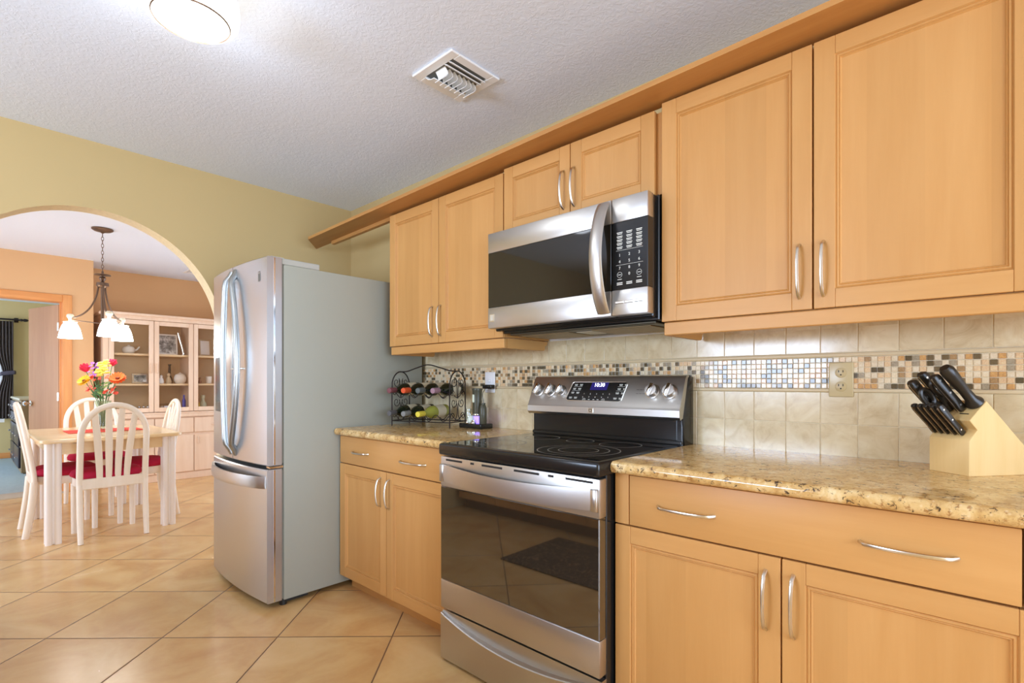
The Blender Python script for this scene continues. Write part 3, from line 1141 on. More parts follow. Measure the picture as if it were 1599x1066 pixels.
MB().box(xs + .001, -.880, Y0, Y0 + .045, 1.766, 1.857, .004, seg=2).build('upper_band', M_steel, cpn)
MB().box(xs + .002, -.881, Y0 + .0008, Y0 + .044, 1.5145, 1.7665, .002).build('keypad', M_black, cpn)
mb = MB()


def mwm(x, z):
    return Matrix(((1, 0, 0, x), (0, 0, -1, Y0 + .0006), (0, 1, 0, z), (0, 0, 0, 1)))


kx = (-.995, -.955, -.915)
for r, digs in enumerate(('123', '456', '789')):
    for x, ch in zip(kx, digs):
        mb.text(ch, .015, mwm(x, 1.642 - .024 * r))
mb.text('0', .015, mwm(kx[1], 1.570))
for z in (1.726, 1.712, 1.699, 1.686, 1.672, 1.540, 1.534):
    for x in kx:
        mb.box(-.012, .012, -.0016, .0016, 0, .0003, M=mwm(x, z))
        if z > 1.54:
            mb.box(-.010, .010, -.0012, .0012, 0, .0003, M=mwm(x, z - .0055))
for z in (1.660, 1.606):
    mb.box(-.055, .055, -.0004, .0004, 0, .0003, M=mwm(kx[1], z))
for x in (kx[0], kx[2]):
    c0 = mwm(x, 1.570)
    mb.tube([c0 @ Vector((.010 * math.cos(a * PI / 8), .010 * math.sin(a * PI / 8), .0004)) for a in range(16)], .0006, 4, closed=True)
    mb.box(-.006, .006, -.001, .001, 0, .0003, M=c0)
    mb.box(-.009, .009, -.001, .001, 0, .0003, M=mwm(x, 1.553))
mb.build('key_print', M_print, cpn, smooth=False)
for x in kx:
    MB().box(x - .018, x + .018, Y0 - .003, Y0 + .001, 1.463, 1.473, .0015).build('button', M_nickel, cpn)
# underside: pan, two grease filters, lamp lenses
mb = MB()
mb.box(-1.64, -.90, 1.76, 2.05, 1.392, 1.401, .003)
bt = mb.build('bottom_pan', plain('pan_grey', lin(90, 84, 70), .4, .7), mw)
for a, b in ((-1.60, -1.33), (-1.21, -.94)):
    f = MB().box(a, b, 1.80, 2.0, 1.387, 1.393, .002).build('grease_filter', plain('filter_tan', lin(150, 132, 100), .45, .5), bt)
MB().box(-1.31, -1.23, 1.83, 1.95, 1.388, 1.393, .002).build('lamp_lens', plain('lens_frost', lin(200, 196, 180), .3), bt)

# ------------------------------------------------------------------ refrigerator
fr = thing('refrigerator', 'stainless french-door refrigerator with grey sides and bottom freezer beside the arch', 'refrigerator', (-3.1, 1.6, 0))
FX0, FX1 = -3.50, -2.70
MB().box(FX0, FX1, 1.160, 2.06, .030, 1.790, .006, seg=2).build('cabinet_case', M_fridgeside, fr)
mb = MB()
mb.box(FX0 + .02, FX1 - .02, 1.18, 1.30, .012, .034)
mb.build('base_grille', M_blackm, fr)
for x in (FX0 + .05, FX1 - .03):
    for y in (1.17, 1.95):
        MB().tube([(x, y, 0), (x, y, .032)], .018, 10).build('foot', M_blackm, fr)
xm, hw = (FX0 + FX1) / 2, (FX1 - FX0) / 2
bowy = lambda x: 1.074 - .026 * (1 - ((x - xm) / hw) ** 2)


def bow_door(name, xa, xb, z0, z1, mat):
    mb = MB()
    n = 16
    e = .006
    cs = []
    for i in range(n + 1):
        x = xa + (xb - xa) * i / n
        y = bowy(x)
        cs.append([mb.bm.verts.new(p) for p in ((x, y, z0 + e), (x, y, z1 - e), (x, y + e, z1), (x, 1.150, z1), (x, 1.150, z0), (x, y + e, z0))])
    for i in range(n):
        for j in range(6):
            mb.bm.faces.new((cs[i][j], cs[i + 1][j], cs[i + 1][(j + 1) % 6], cs[i][(j + 1) % 6]))
    mb.bm.faces.new(cs[0][::-1]); mb.bm.faces.new(cs[-1])
    bmesh.ops.recalc_face_normals(mb.bm, faces=mb.bm.faces[:])
    o = mb.build(name, mat, fr, ang=30)
    if xb == FX1:
        MB().box(FX1 - .001, FX1 + .0012, 1.108, 1.116, z0 + .004, z1 - .004).build('edge_strip', M_chrome, o)
    return o


xsP = -3.10
HXL, HXR = (-3.125, -3.165), (-3.062, -2.955)
dl = bow_door('door', FX0, xsP - .003, .742, 1.822, M_steelf)
drr = bow_door('door', xsP + .003, FX1, .742, 1.822, M_steelf)
fz_ = bow_door('freezer_drawer', FX0, FX1, .034, .722, M_steelf)
# gaskets
MB().box(FX0 + .01, FX1 - .006, 1.150, 1.160, .75, 1.80).build('gasket', M_gasket, drr)
MB().box(FX0 + .01, FX1 - .006, 1.150, 1.160, .04, .715).build('gasket', M_gasket, fz_)


M_hsteel = plain('handle_steel', (.44, .46, .45, 1), .33, 1)


def door_handle(par, xe, xm_):
    # flat bar bowed sideways; its ends run back into the door
    mb = MB()
    n = 36
    pts = []
    for i in range(n + 1):
        t = i / n
        z = .772 + 1.02 * t
        k = min(1, max(0, min(t, 1 - t) / .07))
        k = k * k * (3 - 2 * k)
        x = xe + (xm_ - xe) * math.sin(PI * t)
        yd = bowy(xsP)
        pts.append((x, yd + .006 + (1.018 - yd - .006) * k, z))
    mb.tube(pts, .016, 10, flat=(.85, 1.0), up=(1, 0, 0))
    mb.build('handle', M_hsteel, par, ang=50)


door_handle(dl, HXL[0], HXL[1])
door_handle(drr, HXR[0], HXR[1])
MB().box(xsP + .003, HXR[1] - .01, bowy(xsP) - .012, bowy(xsP) + .004, 1.243, 1.252, .002).build('door_strip', M_nickel, drr)  # thin nickel strip across the right door beside its handle
# water dispenser on the left door
mb = MB()
for i in range(6):
    a, b = FX0 + .06 + i * .03, FX0 + .06 + (i + 1) * .03
    mb.quad([(a, bowy(a) - .002, 1.0), (b, bowy(b) - .002, 1.0), (b, bowy(b) - .002, 1.32), (a, bowy(a) - .002, 1.32)])
mb.build('water_dispenser', M_black, dl)
# freezer handle
mb = MB()
n = 28
A = []
for i in range(n + 1):
    t = i / n
    x = FX0 + .012 + (FX1 - FX0 - .024) * t
    bow = (1 - (2 * t - 1) ** 2)
    y = bowy(x) - .003 - .052 * bow ** .7
    A.append([mb.bm.verts.new(p) for p in ((x, y, .625), (x, y - .004, .645), (x, y, .688), (x, y + .016, .684), (x, y + .016, .630))])
for i in range(n):
    for j in range(5):
        mb.bm.faces.new((A[i][j], A[i + 1][j], A[i + 1][(j + 1) % 5], A[i][(j + 1) % 5]))
mb.bm.faces.new(A[0][::-1]); mb.bm.faces.new(A[-1])
bmesh.ops.recalc_face_normals(mb.bm, faces=mb.bm.faces[:])
mb.build('handle', M_steel, fz_, ang=50)
# hinges and top covers
M_hinge = plain('hinge_grey', lin(178, 178, 168), .5)
for x0_, x1_ in ((FX1 - .10, FX1 - .004), (FX0 + .004, FX0 + .10)):
    mb = MB()
    mb.box(x0_, x1_, 1.151, 1.36, 1.790, 1.823, .004)
    mb.box(x0_ + .03, x1_ - .012, 1.10, 1.17, 1.8215, 1.829, .003)
    mb.build('hinge_cover', M_hinge, fr)
MB().box(FX1 - .05, FX1 - .002, 1.09, 1.16, .724, .738, .003).build('lower_hinge', M_chrome, fr)
# badge
mb = MB()
bx = -2.775
Mb3 = Matrix(((1, 0, 0, bx), (0, 0, -1, bowy(bx) - .0005), (0, 1, 0, 1.72), (0, 0, 0, 1)))
for i, (a, b) in enumerate(((-.012, -.009), (-.005, -.003), (.001, .003), (.007, .010))):
    mb.box(a, b, -.024 + .004 * (i % 2), .022 - .003 * (i % 3), 0, .001, M=Mb3)
mb.box(-.013, .011, .026, .029, 0, .001, M=Mb3)
mb.build('badge', M_gasket, drr, smooth=False)

# ------------------------------------------------------------------ counter and wall things
def bezier(p0, p1, p2, p3, n=10):
    P = [Vector(p) for p in (p0, p1, p2, p3)]
    return [P[0] * (1 - t) ** 3 + P[1] * 3 * t * (1 - t) ** 2 + P[2] * 3 * t * t * (1 - t) + P[3] * t ** 3 for t in [i / n for i in range(n + 1)]]


def smooth_path(pts, n=8):
    """Catmull-Rom through the points"""
    P = [Vector(p) for p in pts]
    P = [P[0] * 2 - P[1]] + P + [P[-1] * 2 - P[-2]]
    out = []
    for i in range(1, len(P) - 2):
        a, b, c_, d_ = P[i - 1], P[i], P[i + 1], P[i + 2]
        for k in range(n):
            t = k / n
            out.append(.5 * (2 * b + (c_ - a) * t + (2 * a - 5 * b + 4 * c_ - d_) * t * t + (3 * b - a - 3 * c_ + d_) * t ** 3))
    out.append(P[-2])
    return out


# outlet with two sockets
ou = thing('wall_outlet', 'beige double wall outlet in the mosaic band right of the range', 'outlet', (-.368, WB - .01, 1.18))
ox, oz = -.368, 1.181
MB().box(ox - .037, ox + .037, WB - .016, WB - .009, oz - .060, oz + .060, .004, seg=3).build('plate', plain('beige_plastic', lin(206, 190, 146), .25), ou)
for dz in (.024, -.024):
    s_ = MB()
    M_ = Matrix.Translation((ox, WB - .0155, oz + dz)) @ Matrix.Rotation(PI / 2, 4, 'X')
    s_.lathe([(.0175, 0), (.0175, .0015), (.0165, .002), (0, .002)], 24, M_)
    so = s_.build('socket', plain('beige_socket', lin(200, 182, 136), .35), ou)
    h = MB()
    for dx in (-.0065, .0065):
        h.box(ox + dx - .0012, ox + dx + .0012, WB - .0181, WB - .017, oz + dz + .001, oz + dz + .009)
    h.tube([(ox, WB - .0181, oz + dz - .007), (ox, WB - .017, oz + dz - .007)], .0025, 10)
    h.build('slots', M_blackm, so, smooth=False)
sw = thing('light_switch', 'white wall switch plate in the mosaic band above the wine opener', 'switch', (-2.10, WB - .01, 1.17))
MB().box(-2.14, -2.060, WB - .016, WB - .009, 1.113, 1.233, .004, seg=3).build('plate', M_whitep, sw)
MB().box(-2.107, -2.093, WB - .026, WB - .015, 1.172, 1.190, .003).build('toggle', M_whitep, sw)

# wine rack
a17 = math.radians(17.1)
wr = thing('wine_rack', 'black wrought-iron wine rack with scrolled ends holding seven bottles', 'wine rack', (-2.596, 1.756, .915), a17)
RW, RD = .405, .17
def end_frame(x):
    mb = MB()
    hoop = [(x, 0, 0), (x, 0, .10), (x, 0, .20)]
    for i in range(1, 12):
        a = PI - PI * i / 12
        hoop.append((x, RD / 2 + RD / 2 * math.cos(a), .235 + .088 * math.sin(a)))
    hoop += [(x, RD, .20), (x, RD, .10), (x, RD, 0)]
    mb.tube(hoop, .0038, 8, up=(1, 0, 0))
    mb.tube([(x, 0, .03), (x, RD, .03)], .003, 8)
    mb.build('end_frame', M_iron, wr, local=True)
    sc = MB()

    def spiral(cy, cz, r0, a0, turns, s):
        return [(x, cy + s * r0 * (1 - .8 * k / 24) * math.cos(a0 + turns * 2 * PI * k / 24), cz + r0 * (1 - .8 * k / 24) * math.sin(a0 + turns * 2 * PI * k / 24)) for k in range(25)]
    for s in (-1, 1):
        cy = RD / 2 + s * .042
        sc.tube(smooth_path([(x, RD / 2 + s * .004, .165), (x, RD / 2 + s * .006, .22), (x, RD / 2 + s * .018, .272)], 6), .0022, 6)
        sc.tube(spiral(cy, .258, .033, PI * .75, 1.25, s), .0022, 6)
        sc.tube(spiral(cy, .140, .031, PI * .9, 1.25, s), .0022, 6)
        sc.tube(smooth_path([(x, RD / 2 + s * .018, .155), (x, RD / 2 + s * .005, .12), (x, RD / 2 + s * .008, .07), (x, RD / 2 + s * .03, .035)], 6), .0022, 6)
        sc.tube(spiral(RD / 2 + s * .058, .195, .022, 0, 1.2, -s), .0022, 6)
        sc.tube(spiral(RD / 2 + s * .058, .062, .024, 0, 1.2, -s), .0022, 6)
    sc.build('scrollwork', M_iron, wr, local=True)


end_frame(0)
end_frame(RW)
for z in (.052, .185):
    for y in (.012, RD - .012):
        mb = MB()
        pts = []
        for i in range(49):
            t = i / 48
            x = RW * t
            ph = (x - .005) / .1 * 2 * PI
            pts.append((x, y, z + .018 * math.cos(ph)))
        mb.tube(pts, .0026, 6)
        mb.build('bottle_rail', M_iron, wr, local=True)
mb = MB()
mb.tube([(0, 0, .03), (RW, 0, .03)], .003, 8).tube([(0, RD, .03), (RW, RD, .03)], .003, 8)
mb.build('base_rail', M_iron, wr, local=True)
mb = MB().tube(smooth_path([(0, RD / 2, .322), (.05, RD / 2, .325), (.12, RD / 2, .345), (.2, RD / 2, .362), (.28, RD / 2, .345), (.35, RD / 2, .326), (RW, RD / 2, .322)], 6), .0036, 8)
mb.build('carry_handle', M_iron, wr, local=True)
Mr = MW[wr.name]
BOT = [
    (.055, .198, lin(122, 70, 74), M_bottle, 'dark wine bottle with maroon capsule, top row left in the wine rack'),
    (.155, .198, lin(214, 84, 40), M_bottle, 'dark wine bottle with orange capsule, top row of the wine rack'),
    (.255, .198, lin(92, 98, 96), M_bottle, 'dark wine bottle with grey-green cap, top row of the wine rack'),
    (.355, .198, lin(150, 116, 128), M_bottle, 'dark wine bottle with mauve capsule behind right scrolled end of rack'),
    (.055, .066, lin(92, 90, 90), M_bottle, 'dark wine bottle with slate capsule, bottom row at the left end of rack'),
    (.155, .066, lin(130, 130, 126), M_bottle, 'dark wine bottle with pale grey cap, bottom row middle of rack'),
    (.255, .066, lin(222, 204, 70), M_bottleg, 'yellow-green white wine bottle with yellow capsule, bottom of the rack'),
]
M_label = plain('bottle_label', lin(216, 206, 176), .6)
for i, (x, z, cc, bm_, lab) in enumerate(BOT):
    Mb_ = Mr @ Matrix.Translation((x, .185, z + .024)) @ Matrix.Rotation(PI / 2 + .04, 4, 'X')
    loc = Mb_ @ Vector((0, 0, 0))
    b = thing('wine_bottle', lab, 'bottle', loc, 0, 'wine bottles in the rack')
    MB().lathe([(.030, 0), (.0365, .004), (.0372, .02), (.0372, .135), (.034, .158), (.026, .178), (.0165, .198), (.0145, .215), (.0145, .268), (.0152, .27), (.0152, .276), (0, .277)], 24, Mb_).build('bottle_glass', bm_, b, ang=40)
    MB().lathe([(.0152, .222), (.0158, .224), (.0158, .276), (.015, .280), (0, .281)], 20, Mb_, cap=False).build('capsule', plain('capsule_' + str(i), cc, .4, .1), b)
    MB().lathe([(.0376, .04), (.0376, .125)], 24, Mb_, cap=False).build('label', M_label, b)

# electric wine opener set
wx, wy = -2.10, 1.985
op = thing('wine_opener', 'dark electric wine opener set on a black stand with violet glow', 'wine opener', (wx, wy, .915))
MB().box(wx - .105, wx + .075, wy - .045, wy + .05, .915, .942, .005, seg=2).build('stand', M_black, op)
sg = MB().box(wx - .025, wx + .03, wy - .02, wy + .03, .942, .985, .003).build('light_box', plain('violet_glow', (.4, .3, .9, 1), .3, emit=(.35, .22, 1, 1), est=1.2), op)
M_olive = plain('opener_dark', lin(74, 72, 56), .35)
ob_ = MB().lathe([(.027, .985), (.028, .99), (.026, 1.08), (.028, 1.125), (.031, 1.135), (.030, 1.138), (0, 1.138)], 24, Matrix.Translation((wx, wy, 0))).build('opener_body', M_olive, op)
MB().lathe([(.0275, .988), (.0285, .990), (.0285, .995), (.0275, .997)], 24, Matrix.Translation((wx, wy, 0)), cap=False).build('silver_band', M_chrome, op)
MB().box(wx - .012, wx + .004, wy - .0285, wy - .024, 1.06, 1.105, .003).build('indicator_window', plain('indicator_pale', lin(215, 225, 205), .3), ob_)
MB().lathe([(.019, .942), (.021, .945), (.021, 1.03), (.015, 1.045), (.012, 1.05), (.014, 1.052), (.014, 1.058), (0, 1.059)], 20, Matrix.Translation((wx + .052, wy - .005, 0))).build('vacuum_pump', M_olive, op)
mb = MB()
for dx, dy in ((-.045, -.03), (0.005, -.035)):
    mb.lathe([(.014, .942), (.015, .945), (.015, .952), (.012, .956), (.012, .962), (0, .964)], 16, Matrix.Translation((wx + dx, wy + dy, 0)))
mb.build('stopper', M_chrome, op)
MB().lathe([(.012, .942), (.020, .950), (.022, .965), (.014, .985), (0, .99)], 16, Matrix.Translation((wx - .02, wy - .03, 0))).build('foil_cutter', plain('pale_plastic', lin(214, 222, 208), .3), op)
MB().lathe([(.017, .942), (.017, 1.02), (.0165, 1.022), (.0155, 1.02), (.0155, .945)], 20, Matrix.Translation((wx - .08, wy + .01, 0)), cap=False).build('clear_tube', M_clear, op)
MB().lathe([(.012, .942), (.012, 1.0), (.006, 1.005), (.006, 1.09)], 14, Matrix.Translation((wx - .055, wy + .02, 0))).build('aerator', plain('aerator_amber', lin(190, 160, 110), .3), op)
mb = MB().box(-2.118, -2.046, WB - .060, WB - .026, 1.135, 1.160, .006, seg=2)
mb.tube(smooth_path([(-2.10, WB - .05, 1.137), (-2.125, WB - .05, 1.10), (-2.115, WB - .04, 1.02), (-2.09, WB - .05, .95)], 6), .0018, 6)
pl = mb.build('power_adapter', M_black)
tag(pl, 'small black power adapter with thin cord against the white switch plate', 'power adapter')

# knife block, turned about 38 degrees
KA, KB = Vector((-.120, 1.931, .915)), Vector((-.031, 1.861, .915))
kw = (KB - KA).normalized()
ks = Vector((-kw.y, kw.x, 0))
KW = (KB - KA).length
Mk = Matrix(((kw.x, ks.x, 0, KA.x), (kw.y, ks.y, 0, KA.y), (0, 0, 1, KA.z), (0, 0, 0, 1)))
kb = thing('knife_block', 'pale wooden slanted knife block on the right counter', 'knife block', KA)
prof = [(0, 0), (0, .098), (.028, .126), (.002, .152), (.056, .206), (.255, .008), (.255, 0)]
MB().prism(prof, lambda p, t: Mk @ Vector((t, p[0], p[1])), 0, KW, bev=.0015, seg=1).build('block_body', M_block, kb)
mb = MB()
for w_, s_, z_ in ((.085, .018, .1695), (.03, .040, .1915)):
    mb.box(-.012, .012, -.0012, .0012, -.0005, .0006, M=Mk @ Matrix.Translation((w_, s_, z_)) @ Matrix.Rotation(PI / 4, 4, 'X'))
mb.build('knife_slot', M_blackm, kb, smooth=False)
M_handle = plain('knife_handle_black', lin(44, 38, 30), .3)
Kdir = Matrix.Rotation(math.radians(45), 4, 'X')      # local +z leans to the front (-s) and up


def knife(w_, s_, z_, L, wd, th, lab, kind='steak', grp=None):
    M_ = Mk @ Matrix.Translation((w_, s_, z_)) @ Kdir
    t = thing('knife', lab, 'knife', M_ @ Vector((0, 0, 0)), 0, grp)
    mb = MB()
    mb.prism([(-wd * .55, 0), (wd * .45, 0), (wd * .5, L * .12), (wd * .42, L * .2), (wd * .46, L * .6), (wd * .5, L * .85), (wd * .35, L * .97), (wd * .0, L), (-wd * .55, L * .96), (-wd * .62, L * .85), (-wd * .5, L * .5)],
             lambda p, q: M_ @ Vector((q, -p[0], p[1])), -th / 2, th / 2, bev=th * .22, seg=2)
    h = mb.build('handle', M_handle, t)
    for k in (.15, .5, .85):
        MB().tube([M_ @ Vector((-th * .5 - .0008, 0, L * k)), M_ @ Vector((th * .5 + .0008, 0, L * k))], wd * .14, 10).build('rivet', M_nickel, h)
    MB().box(-.0009, .0009, -wd * .5, wd * .45, .0, L * .96, M=M_).build('tang', M_nickel, t)
    bl = MB().box(-.0011, .0011, -wd * .48, wd * .42, -.001, .004, M=M_).build('blade', M_chrome, t)


for i, w_ in enumerate((.010, .028, .046, .066, .085)):
    knife(w_, .012, .114, .112, .017, .0125,
          ['leftmost steak knife in the lower slots of the knife block', 'second steak knife from the left in the knife block lower slots', 'middle steak knife of five in the knife block lower slots', 'fourth steak knife from the left in the knife block lower slots', 'rightmost steak knife in the lower slots, rivets showing'][i], grp='steak knives')
knife(.071, .026, .180, .135, .023, .019, 'large riveted kitchen knife beside the round sharpening steel in block')
knife(.012, .044, .195, .125, .024, .02, 'chef knife handle highest at left of the knife block behind scissors')
knife(.012, .014, .168, .13, .024, .02, 'utility knife handle sticking out at far left behind scissors')
# sharpening steel
M_ = Mk @ Matrix.Translation((.094, .0435, .1965)) @ Kdir
st_ = thing('sharpening_steel', 'thick round-handled sharpening steel at right of the knife block top', 'sharpening steel', M_ @ Vector((0, 0, 0)))
MB().lathe([(.020, 0), (.022, .004), (.021, .010), (.014, .022), (.013, .05), (.0155, .085), (.0175, .115), (.0175, .132), (.012, .142), (0, .144)], 20, M_).build('handle', M_handle, st_)
MB().tube([M_ @ Vector((0, 0, -.001)), M_ @ Vector((0, 0, .003))], .005, 10).build('rod', M_chrome, st_)
# scissors: two looped handles in the left slots
M_ = Mk @ Matrix.Translation((.036, .0226, .1769)) @ Kdir
sc_ = thing('scissors', 'black kitchen scissors with looped handles in the knife block', 'scissors', M_ @ Vector((0, 0, 0)))
mb = MB()
for sg in (-1, 1):
    lp = []
    for k in range(20):
        a = 2 * PI * k / 20
        lp.append(M_ @ Vector((.004 * sg, sg * .019 + .0155 * math.cos(a), .072 + .028 * math.sin(a))))
    mb.tube(lp, .0062, 8, closed=True)
    mb.tube([M_ @ Vector((.003 * sg, sg * .002, 0)), M_ @ Vector((.003 * sg, sg * .004, .02)), M_ @ Vector((.004 * sg, sg * .013, .046))], [.011, .010, .008], 10)
mb.build('handle', M_handle, sc_)
mb = MB().box(-.002, .002, -.012, .012, -.001, .006, M=M_)
mb.tube([M_ @ Vector((-.010, 0, .016)), M_ @ Vector((.010, 0, .016))], .005, 12)
mb.build('pivot', M_chrome, sc_)

# ceiling lamp and air vent
cl = thing('ceiling_lamp', 'round glowing ceiling lamp with thin dark rim cut by the top frame edge', 'ceiling lamp', (-1.965, .535, CZ))
Mc = Matrix.Translation((-1.965, .535, 0))
MB().lathe([(0, 2.392), (.09, 2.388), (.128, 2.395), (.142, 2.41), (.146, 2.44), (.143, 2.47), (.12, 2.49)], 40, Mc, cap=False).build('glass_drum', M_lampglass, cl)
MB().lathe([(.112, 2.3895), (.114, 2.385), (.117, 2.3895)], 40, Mc, cap=False).build('rim', M_bronze, cl)
MB().lathe([(.12, 2.488), (.125, 2.49), (.125, CZ - .001), (0, CZ - .001)], 40, Mc).build('mounting_pan', M_white, cl)
point('ceiling_lamp_light', (-1.965, .535, 2.30), 6, .14, (.9, .98, 1.1))

vt = thing('ceiling_vent', 'square white ceiling air vent with curved louvres', 'vent', (-1.71, 1.488, CZ))
vx0, vx1, vy0, vy1 = -1.845, -1.578, 1.350, 1.630
mb = MB()
fw = .042
z1 = CZ - .001
for (a, b, c_, d_) in ((vx0, vx1, vy0, vy0 + fw), (vx0, vx1, vy1 - fw, vy1), (vx0, vx0 + fw, vy0 + fw, vy1 - fw), (vx1 - fw, vx1, vy0 + fw, vy1 - fw)):
    mb.box(a, b, c_, d_, z1 - .010, z1, .003)
mb.build('frame', M_white, vt)
MB().box(vx0 + .03, vx1 - .03, vy0 + .03, vy1 - .03, z1 - .003, z1 - .001).build('duct_opening', plain('duct_dark', lin(120, 120, 116), .8), vt)
for x_, tilt in ((vx1 - fw - .018, .5), (vx1 - fw - .045, .5)):
    MB().box(-.011, .011, vy0 + fw, vy1 - fw, -.0015, .0015, M=Matrix.Translation((x_, 0, z1 - .012)) @ Matrix.Rotation(tilt, 4, 'Y')).build('slat', M_white, vt)
mb = MB()
poly = [(vx0 + fw - .004, z1 - .009), (vx0 + fw + .010, z1 - .022), (vx0 + fw + .030, z1 - .030), (vx1 - fw - .130, z1 - .032), (vx1 - fw - .130, z1 - .029), (vx0 + fw + .031, z1 - .027), (vx0 + fw + .012, z1 - .019), (vx0 + fw - .001, z1 - .008)]
mb.prism(poly, lambda p, t: (p[0], t, p[1]), vy0 + fw + .006, vy1 - fw - .006)
mb.build('deflector', M_white, vt)
for i in range(7):
    y = vy0 + fw + .014 + i * .027
    mb = MB()
    poly = [(0, 0), (.014, -.016), (.016, -.026), (.006, -.040), (-.004, -.048), (-.0055, -.046), (.004, -.039), (.0135, -.026), (.0115, -.0165), (-.002, 0)]
    mb.prism(poly, lambda p, t: (t, y + p[0], z1 - .004 + p[1]), vx1 - fw - .128, vx1 - fw - .064)
    mb.build('vane', M_white, vt)

# ------------------------------------------------------------------ opposite side of the kitchen (seen in the oven and microwave glass)
c = thing('base_cabinet', 'opposite maple base cabinets, seen only as the dark reflection in the oven glass', 'cabinet', (-2.4, -.7, 0))
yf = -.40
MB().box(-3.6, -1.25, -1.02, yf - .022, .10, .872).build('carcass', M_maple, c)
MB().box(-3.6, -1.25, -1.0, yf - .09, 0, .105).build('toe_kick', M_inside, c)
xs_ = [-3.6 + 2.35 * k / 5 for k in range(6)]
for p, q in zip(xs_, xs_[1:]):
    MB().box(p + .002, q - .002, yf - .02, yf, .712, .87, .003).build('drawer', M_mapleh, c)
    mb = MB().box(p + .002, p + .057, yf - .02, yf, .105, .707, .001).box(q - .057, q - .002, yf - .02, yf, .105, .707, .001).box(p + .056, q - .056, yf - .02, yf, .105, .16, .001).box(p + .056, q - .056, yf - .02, yf, .652, .707, .001).box(p + .05, q - .05, yf - .02, yf - .008, .15, .66)
    mb.build('door', M_maple, c)
ct2 = MB().box(-3.62, -1.22, -1.05, yf + .03, .876, .915, .008).build('countertop', M_granite)
tag(ct2, 'granite countertop opposite the range, glimpsed only in reflections', 'countertop', 'granite countertops')
for nm, a, b in (('left', -3.45, -2.70), ('right', -1.10, -.15)):
    u_ = thing('upper_cabinet', 'maple upper cabinet %s the window opposite, reflected in microwave door' % ('left of' if nm == 'right' else 'right of'), 'cabinet', ((a + b) / 2, -2.3, 1.4), 0, 'upper cabinets')
    MB().box(a, b, -1.95, -2.298, 1.39, 2.19).build('carcass', M_maple, u_)
    m_ = (a + b) / 2
    for p, q in ((a, m_ - .002), (m_ + .002, b)):
        mb = MB().box(p, p + .055, -1.948, -1.93, 1.39, 2.19, .001).box(q - .055, q, -1.948, -1.93, 1.39, 2.19, .001).box(p + .055, q - .055, -1.948, -1.93, 1.39, 1.445, .001).box(p + .055, q - .055, -1.948, -1.93, 2.135, 2.19, .001).box(p + .05, q - .05, -1.949, -1.94, 1.44, 2.14)
        mb.build('door', M_maple, u_)


def make_rug():
    m, nt, b = new_mat('rug_scroll')
    p = POS(nt)
    n = NOISE(nt, p, 5.5, 2, .4, 3.0)
    w = RAMP(nt, MATH(nt, 'ABSOLUTE', MATH(nt, 'SUBTRACT', MATH(nt, 'FRACT', MATH(nt, 'MULTIPLY', n, 5.0)), .5)), [(.07, (1, 1, 1, 1)), (.12, (0, 0, 0, 1))])
    setin(nt, b, 'Base Color', MIX(nt, w, lin(62, 50, 42), lin(122, 100, 76)))
    b.inputs['Roughness'].default_value = .95
    return m


rgm = MB().box(-2.36, -.85, -.30, .33, .0005, .011, .004).build('rug', make_rug())
tag(rgm, 'dark scroll-patterned kitchen rug, seen as a reflection in the oven door', 'rug')

# ------------------------------------------------------------------ dining room
tb = thing('dining_table', 'pale rectangular dining table on white fluted legs in the dining room', 'table', (-5.48, .80, 0))
TX0, TX1, TY0, TY1 = -6.14, -4.87, .385, 1.27
mb = MB()
r = .07
poly = []
for cx_, cy_, a0 in ((TX1 - r, TY1 - r, 0), (TX0 + r, TY1 - r, PI / 2), (TX0 + r, TY0 + r, PI), (TX1 - r, TY0 + r, 1.5 * PI)):
    for i in range(7):
        a = a0 + PI / 2 * i / 6
        poly.append((cx_ + r * math.cos(a), cy_ + r * math.sin(a)))
mb.prism(poly, lambda p, t: (p[0], p[1], t), .735, .762, bev=.006)
mb.build('tabletop', M_tablew, tb)
mb = MB()
mb.box(TX1 - .11, TX1 - .09, TY0 + .10, TY1 - .10, .645, .736).box(TX0 + .12, TX0 + .14, TY0 + .10, TY1 - .10, .645, .736)
mb.box(TX0 + .12, TX1 - .11, TY0 + .07, TY0 + .09, .645, .736).box(TX0 + .12, TX1 - .11, TY1 - .09, TY1 - .07, .645, .736)
mb.build('apron', M_tablew, tb)
for x in (TX0 + .125, TX1 - .11):
    for y in (TY0 + .085, TY1 - .085):
        mb = MB()
        mb.box(x - .030, x + .030, y - .030, y + .030, 0, .735, .008, seg=3)
        for dx, dy in ((.028, -.026), (.028, .026), (-.028, -.026), (-.028, .026)):
            mb.tube([(x + dx, y + dy, 0), (x + dx, y + dy, .735)], .021, 12)
        mb.build('leg', M_tableleg, tb)
for y in (.60, 1.02):
    MB().tube([(TX1 - .088, y - .02, .730), (TX1 - .086, y - .02, .722), (TX1 - .086, y + .02, .722), (TX1 - .088, y + .02, .730)], .002, 6).build('table_latch', M_nickel, tb)


